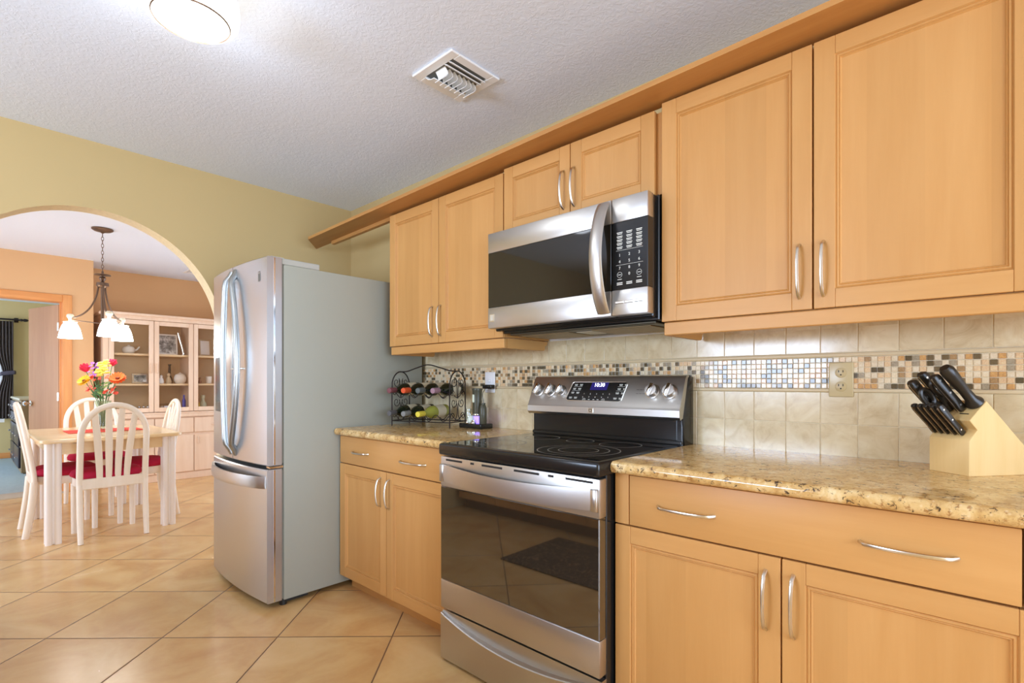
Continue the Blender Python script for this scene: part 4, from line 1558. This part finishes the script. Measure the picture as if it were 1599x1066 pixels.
def make_chair(label):
    t = thing('dining_chair', label, 'chair', (0, 0, 0), 0, 'white dining chairs')
    by = lambda z: -.20 - .05 * max(0, (.45 - z) / .45) ** 1.6 - .085 * max(0, (z - .45) / .55) ** 1.15
    W2 = .198
    # hoop back
    pts = []
    for i in range(9):
        z = .40 + .36 * i / 8
        pts.append((-W2, by(z), z))
    for i in range(1, 20):
        a = PI - PI * i / 20
        z = .76 + .245 * math.sin(a) ** .9
        pts.append((W2 * math.cos(a), by(z), z))
    for i in range(9):
        z = .76 - .36 * i / 8
        pts.append((W2, by(z), z))
    MB().tube(pts, .021, 10, flat=(.85, 1.0), up=(0, 1, 0.2)).build('back_frame', M_chairw, t, local=True, ang=60)
    for i in range(4):
        f = (i - 1.5) / 1.5
        x0, x1 = .082 * f, .122 * f
        zt = .76 + .245 * math.sqrt(max(0, 1 - (x1 / W2) ** 2)) - .01
        p = []
        for k in range(11):
            q = k / 10
            z = .455 + (zt - .455) * q
            p.append((x0 + (x1 - x0) * q ** 1.5, by(z) + .002, z))
        rr = [.019 + .004 * math.sin(PI * k / 10) for k in range(11)]
        MB().tube(p, rr, 8, flat=(1, .35), up=(1, 0, 0)).build('slat', M_chairw, t, local=True, ang=60)
    # seat frame and cushion
    seat = []
    for i in range(32):
        a = 2 * PI * i / 32
        c_, s_ = math.cos(a), math.sin(a)
        k = 1 / (abs(c_) ** 3.2 + abs(s_) ** 3.2) ** (1 / 3.2)
        y = .0 + .200 * s_ * k
        x = (.215 + .03 * (y / .23)) * c_ * k
        seat.append((x, y))
    mb = MB()
    mb.prism([(x * .94, y * .94) for x, y in seat], lambda p, z: (p[0], p[1], z), .385, .448, bev=.006)
    mb.box(-W2, W2, -.215, -.185, .385, .462, .006)
    mb.build('seat_frame', M_chairw, t, local=True)
    mb = MB()
    rings_ = []
    for k, z in ((.93, .448), (1.0, .458), (1.01, .474), (.97, .492), (.85, .506), (.55, .513)):
        rings_.append([mb.bm.verts.new((x * k, y * k, z)) for x, y in seat])
    for A, B in zip(rings_, rings_[1:]):
        for i in range(32):
            mb.bm.faces.new((A[i], A[(i + 1) % 32], B[(i + 1) % 32], B[i]))
    mb.bm.faces.new(rings_[-1]); mb.bm.faces.new(rings_[0][::-1])
    mb.build('cushion', M_red, t, local=True, ang=60)
    for s_ in (-1, 1):
        MB().tube([(s_ * W2, by(z), z) for z in (0, .06, .12, .18, .24, .30, .36, .42)], [.019, .02, .021, .022, .022, .022, .022, .021], 10, flat=(1.15, .9), up=(0, 1, 0)).build('leg', M_chairw, t, local=True, ang=60)
        MB().tube([(s_ * .185, .160, 0), (s_ * .185, .160, .2), (s_ * .185, .160, .39)], [.019, .021, .023], 10).build('leg', M_chairw, t, local=True, ang=60)
    return t


ch = make_chair('white hoop-backed dining chair in front, its back to the kitchen')
ch.location = (-5.045, .80, 0)
ch.rotation_euler = (0, 0, PI / 2)
dup(ch, (-5.47, .592, 0), (0, 0, 0), 'white dining chair at the left side of the table, seen edge-on')
dup(ch, (-5.49, 1.08, 0), (0, 0, PI), 'white dining chair at the right side of the table, before the hutch')
dup(ch, (-6.30, .91, 0), (0, 0, -PI / 2), 'white dining chair at the far end of the table, behind the flowers')

pmm = MB().box(-5.72, -5.38, .60, 1.10, .7625, .7665, .0015).build('placemat', M_redmat)
tag(pmm, 'red placemat under the flower vase on the dining table', 'placemat')
vx, vy, vz = -5.55, .845, .767
va = thing('flower_vase', 'slim clear glass vase on the red placemat', 'vase', (vx, vy, vz))
MB().lathe([(0, vz), (.032, vz), (.033, vz + .006), (.026, vz + .06), (.034, vz + .16), (.060, vz + .25), (.058, vz + .25), (.032, vz + .16), (.024, vz + .06), (.02, vz + .012), (0, vz + .012)], 20, Matrix.Translation((vx, vy, 0)), cap=False).build('vase_glass', glass('vase_glass', (.86, .93, .88, 1), fac=.12), va)
GREEN = plain('stem_green', lin(70, 112, 52), .6)
GREENL = plain('leaf_green', lin(140, 164, 74), .6)
Fv = Vector((-.678, .735, 0))
Rv = Vector((.735, .678, 0))


def petals(mb, c, n, r0, r1, w, tilt, up, mi=0, lay=1):
    up = up.normalized()
    a_ = up.orthogonal().normalized()
    b_ = up.cross(a_)
    for L in range(lay):
        for k in range(n):
            a = 2 * PI * (k + .5 * L) / n
            d_ = a_ * math.cos(a) + b_ * math.sin(a)
            s_ = up.cross(d_)
            tl = tilt + .45 * L
            p0 = c + d_ * r0 + up * .002 * L
            p1 = c + d_ * (r0 + (r1 - r0) * .6) * (1 - .12 * L) + up * (tl * r1 * .5)
            p2 = c + d_ * r1 * (1 - .15 * L) + up * (tl * r1 * .8)
            for sg in (1,):
                v = [p0 - s_ * w * .3, p1 - s_ * w * .5, p2 - s_ * w * .2, p2 + s_ * w * .2, p1 + s_ * w * .5, p0 + s_ * w * .3]
                vs = [mb.bm.verts.new(q) for q in v] + [mb.bm.verts.new(q - up * .003) for q in v]
                fs = [mb.bm.faces.new(vs[:6]), mb.bm.faces.new(vs[6:][::-1])] + [mb.bm.faces.new((vs[i], vs[6 + i], vs[6 + (i + 1) % 6], vs[(i + 1) % 6])) for i in range(6)]
                for f in fs:
                    f.material_index = mi


def flower(px, z, dep, kind, col, r, lab, cat='flower'):
    """px: offset in metres to the right as seen from the kitchen, dep: away from it"""
    px -= dep * .8          # keeps each head where it shows from the kitchen
    head = Vector((vx, vy, z)) + Rv * px + Fv * dep
    base = Vector((vx, vy, vz + .03)) + Rv * px * .10 + Fv * dep * .12
    t = thing('flower', lab, cat, base, 0, 'cut flowers in the vase')
    mid = Vector((vx, vy, vz + .24)) + Rv * px * .12 + Fv * dep * .14
    MB().tube(bezier(base, base.lerp(mid, .6), mid, head, 10), .0028, 6).build('stem', GREEN, t)
    up = (head - mid).normalized() * .5 - Fv * .7 + Vector((0, 0, .35))
    cm = plain('petal_' + lab[:14], col, .7)
    mb = MB()
    if kind == 'daisy':
        petals(mb, head, 14, r * .2, r, r * .42, .12, up, lay=2)
        mb.build('bloom', cm, t, smooth=False)
        MB().sphere(head + up.normalized() * .006, r * .26, 10, sc=(1, 1, .8)).build('flower_centre', plain('centre_dark', lin(120, 60, 30), .8), t)
    elif kind == 'rose':
        up2 = (head - mid).normalized() + Vector((0, 0, .3))
        petals(mb, head, 7, r * .1, r, r * .8, 1.1, up2, lay=3)
        mb.build('bloom', cm, t, smooth=False)
    elif kind == 'cluster':
        rnd = random.Random(hash(lab) % 1000 if False else len(lab) * 7)
        for k in range(12):
            q = head + Vector((rnd.uniform(-1, 1), rnd.uniform(-1, 1), rnd.uniform(-.6, .6))) * r
            petals(mb, q, 5, r * .05, r * .38, r * .3, .4, Vector((rnd.uniform(-.5, .5), rnd.uniform(-.5, .5), 1)) - Fv * .8)
        mb.build('bloom', cm, t, smooth=False)
    elif kind == 'spray':
        rnd = random.Random(5 + len(lab))
        for k in range(16):
            q = head + Rv * rnd.uniform(-1, 1) * r + Vector((0, 0, rnd.uniform(-.9, 1.1) * r)) + Fv * rnd.uniform(-.5, .5) * r
            mb.tube([q - Rv * .02, q + Rv * .02 + Vector((0, 0, .004))], .007, 6)
        mb.build('bloom', cm, t)
    for k in range(2):
        q = mid.lerp(head, .25 + .22 * k)
        dd = (Rv * (1 if k % 2 else -1) + Vector((0, 0, .5))).normalized()
        s_ = dd.cross(Fv).normalized()
        MB().quad([q, q + dd * .03 + s_ * .010, q + dd * .06, q + dd * .03 - s_ * .010]).build('leaf', GREENL if kind == 'spray' else GREEN, t, smooth=False)


flower(-.145, 1.268, .04, 'rose', lin(216, 32, 66), .042, 'crimson rose at upper left of the bouquet')
flower(.078, 1.318, .05, 'rose', lin(226, 48, 84), .036, 'pink-red rose at the top right of the bouquet')
flower(-.155, 1.185, -.06, 'daisy', lin(238, 186, 40), .055, 'golden yellow daisy at left of the bouquet')
flower(.125, 1.205, -.03, 'daisy', lin(240, 108, 42), .062, 'large orange gerbera at right of the bouquet')
flower(-.060, 1.315, .08, 'cluster', lin(176, 100, 190), .044, 'purple blossom cluster at top left of the bouquet')
flower(-.095, 1.245, .12, 'cluster', lin(166, 104, 186), .040, 'second purple blossom cluster just below the first')
flower(.005, 1.322, -.03, 'spray', lin(232, 220, 100), .032, 'pale yellow goldenrod spray at the top centre of bouquet')
flower(-.01, 1.262, -.08, 'spray', lin(238, 224, 96), .036, 'wide yellow goldenrod spray in the middle of the bouquet')
flower(-.06, 1.215, -.05, 'cluster', lin(228, 96, 66), .036, 'coral carnation left of centre in the bouquet')
flower(.07, 1.215, .09, 'cluster', lin(236, 128, 86), .034, 'salmon carnation beside the large orange gerbera')
flower(.06, 1.105, -.05, 'cluster', lin(232, 90, 62), .042, 'coral carnation hanging low at right of the bouquet')
flower(-.105, 1.120, .07, 'cluster', lin(226, 92, 76), .036, 'small coral blossoms low at left of the bouquet')

# chandelier
cx_, cy_ = -5.687, .862
cd = thing('chandelier', 'bronze three-arm chandelier with white glass bell shades over the dining table', 'chandelier', (cx_, cy_, CZ))
Mc = Matrix.Translation((cx_, cy_, 0))
MB().lathe([(0, CZ - .001), (.078, CZ - .001), (.078, CZ - .010), (.06, CZ - .022), (.02, CZ - .03), (.008, CZ - .04), (0, CZ - .042)], 24, Mc).build('ceiling_plate', M_bronze, cd)
mb = MB()
z = CZ - .04
i = 0
while z > 2.145:
    M_ = Mc @ Matrix.Translation((0, 0, z - .017)) @ Matrix.Rotation(PI / 2 * (i % 2), 4, 'Z')
    mb.tube([M_ @ Vector((.008 * math.cos(a * PI / 6), 0, .019 * math.sin(a * PI / 6))) for a in range(12)], .0022, 5, closed=True)
    z -= .0305
    i += 1
mb.build('chain', M_bronze, cd)
MB().lathe([(0, 2.15), (.008, 2.148), (.01, 2.125), (.058, 2.118), (.060, 2.112), (.02, 2.106), (.018, 2.10), (.026, 2.085), (.012, 2.055), (.018, 2.048), (.044, 2.045), (.046, 2.02), (.036, 2.012), (.013, 2.0), (.012, 1.72), (.020, 1.70), (.022, 1.685), (.014, 1.672), (0, 1.668)], 24, Mc).build('column', M_bronze, cd)
for k, th_ in enumerate((182, -42, 97)):
    a = math.radians(th_)
    dv = (Rv * math.cos(a) + Fv * math.sin(a))
    o = Vector((cx_, cy_, 0))
    R_ = .275
    arm = MB()
    arm.tube(bezier(o + dv * .035 + Vector((0, 0, 2.02)), o + dv * .05 + Vector((0, 0, 1.86)), o + dv * .14 + Vector((0, 0, 1.75)), o + dv * R_ + Vector((0, 0, 1.735)), 14), .007, 8)
    arm.tube([o + dv * .02 + Vector((0, 0, 1.69)), o + dv * R_ + Vector((0, 0, 1.722))], .004, 8)
    am = arm.build('arm', M_bronze, cd)
    Ms = Matrix.Translation(o + dv * R_)
    MB().lathe([(0, 1.775), (.018, 1.772), (.026, 1.762), (.026, 1.748), (.018, 1.738), (.012, 1.73), (.012, 1.70)], 16, Ms).build('socket_cap', plain('cream_cap', lin(236, 228, 200), .4), am)
    MB().lathe([(.036, 1.705), (.048, 1.703), (.049, 1.699), (.043, 1.694), (.056, 1.672), (.068, 1.64), (.077, 1.60), (.084, 1.56), (.081, 1.56), (.074, 1.60), (.065, 1.64), (.053, 1.67), (.040, 1.69), (.032, 1.698)], 28, Ms, cap=False).build('shade', M_shade, am)
    point('chandelier_bulb_light', o + dv * R_ + Vector((0, 0, 1.52)), 4.5, .05, (.95, .97, .98))

# ceiling vent in the dining room
v2 = thing('ceiling_vent', 'white rectangular ceiling grille in the dining room beside the arch edge', 'vent', (-6.92, 1.99, CZ))
gx0, gx1, gy0, gy1 = -7.18, -6.66, 1.86, 2.12
mb = MB()
mb.rings
for (a, b, c_, d_) in ((gx0, gx1, gy0, gy0 + .025), (gx0, gx1, gy1 - .025, gy1), (gx0, gx0 + .025, gy0 + .025, gy1 - .025), (gx1 - .025, gx1, gy0 + .025, gy1 - .025)):
    mb.box(a, b, c_, d_, CZ - .010, CZ - .001, .002)
mb.build('frame', M_white, v2)
for i in range(5):
    MB().box(gx0 + .025, gx1 - .025, gy0 + .04 + i * .04, gy0 + .062 + i * .04, CZ - .008, CZ - .002).build('slat', M_white, v2)

# hutch
hu = thing('china_hutch', 'large whitewashed china hutch with glass doors against the dining wall', 'hutch', (-7.42, 2.0, 0))
HF, HB, HY0, HY1 = -7.15, -7.70, 1.09, 2.86
MB().box(HB, HF - .022, HY0 + .01, HY1 - .01, .075, .76).build('base_carcass', M_hutch, hu)
MB().box(HB, HF - .012, HY0, HY1, 0, .08, .003).build('plinth', M_hutch, hu)
MB().box(HB, HF + .012, HY0 - .012, HY1 + .012, .76, .80, .004).box(HB, HF - .004, HY0 - .005, HY1 + .005, .80, .818, .003).build('base_top', M_hutch, hu)
YD = [1.14, 1.567, 1.975, 2.38, 2.79]
for a, b in zip(YD, YD[1:]):
    dw = MB().box(HF - .022, HF, a + .004, b - .004, .565, .745, .004).build('drawer', M_hutch, hu)
    MB().box(HF, HF + .016, (a + b) / 2 - .012, (a + b) / 2 + .012, .645, .662, .005).build('knob', M_hutch, dw)
    dd = MB().box(HF - .022, HF, a + .004, b - .004, .09, .535, .004).build('door', M_hutch, hu)
    MB().box(HF, HF + .014, a + .035, a + .048, .42, .51, .004).build('handle', M_hutch, dd)
HU = -7.17
mb = MB()
mb.box(HB, HU - .024, HY0, HY0 + .03, .818, 1.94).box(HB, HU - .024, HY1 - .03, HY1, .818, 1.94)
mb.box(HB + .001, HU - .024, HY0 + .03, HY1 - .03, 1.915, 1.94).box(HB, HU - .0245, (YD[2]) - .012, (YD[2]) + .012, .818, 1.915)
mb.box(HU - .024, HU - .002, HY0, YD[0], .818, 1.94).box(HU - .024, HU - .002, YD[-1], HY1, .818, 1.94).box(HU - .024, HU - .002, YD[0], YD[-1], 1.90, 1.94)
mb.build('upper_frame', M_hutch, hu)
MB().box(HB, HB + .012, HY0 + .03, HY1 - .03, .818, 1.915).build('back_panel', M_hutchin, hu)
MB().box(HB, HU + .018, HY0 - .02, HY1 + .02, 1.94, 1.972, .008, seg=2).build('cornice', M_hutch, hu)
for z in (1.16, 1.51):
    for a, b in ((HY0 + .031, YD[2] - .013), (YD[2] + .013, HY1 - .031)):
        MB().box(HB + .013, HU - .05, a, b, z - .022, z).build('shelf', M_hutchin, hu)
for i, (a, b) in enumerate(zip(YD, YD[1:])):
    st = .05
    mb = MB()
    mb.box(HU - .022, HU, a + .003, a + st, .825, 1.895, .003).box(HU - .022, HU, b - st, b - .003, .825, 1.895, .003)
    mb.box(HU - .022, HU, a + st, b - st, .825, .825 + st, .003).box(HU - .022, HU, a + st, b - st, 1.895 - st, 1.895, .003)
    dd = mb.build('glass_door', M_hutch, hu)
    MB().quad([(HU - .012, a + st, .87), (HU - .012, b - st, .87), (HU - .012, b - st, 1.85), (HU - .012, a + st, 1.85)]).build('pane', M_pane, dd, smooth=False)
    hy = b - .03 if i % 2 == 0 else a + .03
    MB().box(HU, HU + .016, hy - .007, hy + .007, 1.28, 1.40, .004).build('handle', M_hutch, dd)
    if i == 0:
        MB().box(HU, HU + .016, 0, 0, 0, 0) if False else None


def small(name, label, cat, mats, fn, loc):
    mb = MB()
    fn(mb, Vector(loc) + Vector((0, 0, .0015)))
    o = mb.build(name, mats)
    return tag(o, label, cat, 'china on the hutch shelves')


def L(prof):
    return lambda mb, p: mb.lathe(prof, 14, Matrix.Translation(p))


silver = plain('silver', (.75, .75, .75, 1), .2, 1)
china = plain('china_white', lin(240, 232, 220), .25)
tan = plain('figurine_tan', lin(196, 168, 130), .6)
def frame_fn(w, h, ang_=0):
    def f(mb, p):
        M_ = Matrix.Translation(p + Vector((0, 0, h / 2))) @ Matrix.Rotation(-.12, 4, 'Y')
        mb.box(-.008, .008, -w / 2, w / 2, -h / 2, h / 2, .003, M=M_)
        mb.box(.007, .010, -w / 2 + .02, w / 2 - .02, -h / 2 + .02, h / 2 - .02, 0, 1, M=M_)
    return f


def photo_mat():
    m, nt, b = new_mat('photo_print')
    n = NOISE(nt, OBJC(nt), 18, 4, .6)
    setin(nt, b, 'Base Color', RAMP(nt, n, [(.35, lin(70, 66, 62)), (.5, lin(150, 146, 140)), (.65, lin(226, 222, 214))]))
    return m


PM = photo_mat()
small('picture_frame', 'large black-and-white photograph in a pale frame, top hutch shelf middle door', 'picture frame', [china, PM], frame_fn(.24, .26), (-7.42, 1.745, 1.51))
small('picture_frame', 'small silver picture frame on the middle hutch shelf behind left door', 'picture frame', [silver, PM], frame_fn(.16, .12), (-7.38, 1.47, 1.16))
small('picture_frame', 'tan framed picture on the top hutch shelf behind right door', 'picture frame', [tan, china], frame_fn(.14, .22), (-7.42, 2.17, 1.51))
small('candlestick', 'tall curved silver candlestick left of its twin, top hutch shelf', 'candlestick', silver, lambda mb, p: mb.tube(bezier(p + Vector((0, .0, 0.004)), p + Vector((0, -.01, .1)), p + Vector((0, -.05, .2)), p + Vector((0, -.06, .28)), 8), .008, 8).lathe([(.03, 0), (.03, .006), (.008, .012)], 14, Matrix.Translation(p)), (-7.36, 1.915, 1.51))
small('candlestick', 'tall curved silver candlestick right of its twin, top hutch shelf', 'candlestick', silver, lambda mb, p: mb.tube(bezier(p + Vector((0, .0, 0.004)), p + Vector((0, -.01, .1)), p + Vector((0, -.05, .2)), p + Vector((0, -.06, .28)), 8), .008, 8).lathe([(.02, 0), (.02, .006), (.008, .012)], 14, Matrix.Translation(p)), (-7.42, 1.94, 1.51))
small('teapot', 'round white china pot on the top hutch shelf behind left door', 'teapot', china, lambda mb, p: mb.lathe([(.04, 0), (.06, .02), (.065, .05), (.05, .08), (.02, .09), (.012, .1), (0, .105)], 16, Matrix.Translation(p)).tube(bezier(p + Vector((0, .06, .04)), p + Vector((0, .09, .05)), p + Vector((0, .09, .07)), p + Vector((0, .105, .085)), 6), .009, 8), (-7.38, 1.36, 1.51))
small('figurine', 'tan seated figurine on the middle hutch shelf behind middle door', 'figurine', tan, L([(.03, 0), (.035, .02), (.025, .06), (.012, .085), (.02, .10), (.02, .12), (0, .135)]), (-7.38, 1.76, 1.16))
small('figurine', 'white little figurine beside the tan one on the middle hutch shelf', 'figurine', china, L([(.025, 0), (.03, .02), (.02, .06), (.01, .075), (.017, .09), (0, .11)]), (-7.36, 1.68, 1.16))
small('teapot', 'white china pot with lid on the middle hutch shelf middle door', 'teapot', china, L([(.045, 0), (.065, .03), (.068, .07), (.05, .11), (.03, .12), (.012, .13), (0, .145)]), (-7.38, 1.883, 1.16))
small('vase', 'tall dark bud vase on the middle hutch shelf', 'vase', M_iron, L([(.03, 0), (.035, .03), (.015, .1), (.012, .22), (.02, .24), (.012, .24)]), (-7.5, 1.80, 1.16))
small('glass_bowl', 'clear glass bowl on bottom hutch shelf behind the bouquet side', 'bowl', M_clear, L([(.03, 0), (.05, .03), (.062, .08), (.058, .08), (.046, .032), (0, .01)]), (-7.36, 1.33, .819))
small('glass_bowl', 'clear glass bowl next to its twin on the bottom hutch shelf', 'bowl', M_clear, L([(.03, 0), (.05, .03), (.06, .085), (.056, .085), (.046, .032), (0, .01)]), (-7.36, 1.195, .819))
for i, y in enumerate((1.47, 1.51, 1.55)):
    small('salt_shaker', 'little silver shaker, %s of three at the bottom of the left hutch door' % ('leftmost', 'middle', 'rightmost')[i], 'shaker', silver, L([(.016, 0), (.018, .01), (.012, .045), (.014, .05), (.013, .07), (0, .08)]), (-7.30, y - .02, .819))
small('serving_dish', 'grey oval serving dish at the bottom of the middle hutch door', 'dish', silver, L([(.05, 0), (.10, .02), (.12, .05), (.11, .07), (.06, .09), (0, .10)]), (-7.42, 1.74, .819))
small('bottle', 'slim cobalt blue bottle at the bottom right of the middle hutch door', 'bottle', plain('cobalt', lin(40, 44, 150), .1), L([(.018, 0), (.02, .01), (.02, .13), (.01, .16), (.01, .2), (0, .2)]), (-7.28, 1.90, .819))
small('bottle', 'clear cruet bottle with grey stopper at the bottom of the right hutch door', 'bottle', [plain('cruet', lin(190, 186, 150), .1)], L([(.035, 0), (.045, .02), (.045, .08), (.02, .12), (.02, .15), (.026, .152), (.026, .19), (0, .195)]), (-7.36, 2.13, .819))
small('jar', 'amber jar at the bottom left of the right hutch door', 'jar', plain('amber', lin(190, 150, 60), .15), L([(.035, 0), (.04, .01), (.04, .07), (.034, .08), (.036, .1), (0, .1)]), (-7.32, 2.05, .819))
small('mug', 'white mug on the middle hutch shelf behind the right door', 'mug', china, L([(.03, 0), (.036, .01), (.036, .09), (.032, .09), (.03, .012), (0, .01)]), (-7.36, 2.20, 1.16))
small('figurine', 'small brown figurine on the middle hutch shelf behind the right door', 'figurine', plain('brown_fig', lin(140, 90, 60), .6), L([(.016, 0), (.02, .02), (.01, .05), (.014, .065), (0, .08)]), (-7.34, 2.09, 1.16))

# ------------------------------------------------------------------ bedroom glimpsed through the door
ds = thing('dresser', 'dark dresser with a light top and steel knobs, seen end-on through the bedroom door', 'dresser', (-9.7, .8, .006))
M_dres = plain('dresser_side', lin(150, 128, 92), .5)
M_espr = plain('dresser_front', lin(46, 44, 56), .3)
MB().box(-10.5, -9.0, .545, 1.05, .02, .945, .006).build('dresser_body', M_dres, ds)
MB().box(-10.52, -8.985, .525, 1.06, .945, .972, .006).build('dresser_top', plain('dresser_top', lin(206, 196, 166), .3), ds)
MB().box(-10.45, -9.03, .57, 1.0, .006, .03).build('dresser_base', M_dres, ds)
for x0_ in (-9.74, -10.48):
    for z0_, h_ in ((.08, .26), (.36, .26), (.64, .13), (.79, .13)):
        dw = MB().box(x0_, x0_ + .72, .522, .545, z0_, z0_ + h_, .006, seg=2).build('drawer', M_espr, ds)
        kn = MB()
        for dx in (.14, .58):
            kn.lathe([(.006, 0), (.006, .014), (.015, .02), (.015, .028), (0, .032)], 12, Matrix.Translation((x0_ + dx, .523, z0_ + h_ / 2)) @ Matrix.Rotation(PI / 2, 4, 'X'))
        kn.build('knob', M_chrome, dw)
cr_ = thing('curtain_rod', 'dark curtain rod with finial above the bedroom window', 'curtain rod', (-11.0, -.6, 2.14))
MB().tube([(-11.02, -2.1, 2.145), (-11.02, .66, 2.145)], .014, 10).build('rod', M_iron, cr_)
MB().lathe([(.016, 0), (.022, .01), (.016, .03), (.024, .05), (.02, .08), (0, .10)], 12, Matrix.Translation((-11.02, .66, 2.145)) @ Matrix.Rotation(-PI / 2, 4, 'X')).build('finial', M_iron, cr_)
MB().box(-11.118, -11.02, .61, .63, 2.135, 2.155).box(-11.118, -11.10, .595, .645, 2.11, 2.18, .003).build('bracket', M_iron, cr_)
mb = MB()
n = 60
rows = []
for j in range(16):
    q = j / 15
    z = 2.12 - (2.12 - .62) * q
    w = 1.0 - .42 * math.exp(-((z - 1.30) / .22) ** 2)
    row = []
    for i in range(n + 1):
        t = i / n
        y = .585 - .20 * (1 - t) * w
        row.append(mb.bm.verts.new((-11.02 + .028 * math.sin(t * PI * 11) * (.6 + .4 * w), y, z)))
    rows.append(row)
for A, B in zip(rows, rows[1:]):
    for i in range(n):
        mb.bm.faces.new((A[i], A[i + 1], B[i + 1], B[i]))
r_ = bmesh.ops.solidify(mb.bm, geom=mb.bm.faces[:], thickness=.004)
cu_ = thing('curtain', 'grey-brown curtain tied back at the bedroom window', 'curtain', (-11.0, .35, .62))
mb.build('curtain_panel', plain('curtain_grey', lin(132, 120, 114), .9, spec=.1), cu_, ang=80)
MB().tube([(-11.06, .44, 1.30), (-10.985, .455, 1.31), (-10.98, .52, 1.32), (-10.985, .59, 1.33), (-11.06, .61, 1.33)], .03, 8, flat=(1, .3), up=(0, 0, 1)).build('tieback', plain('tieback', lin(80, 74, 84), .8), cu_)
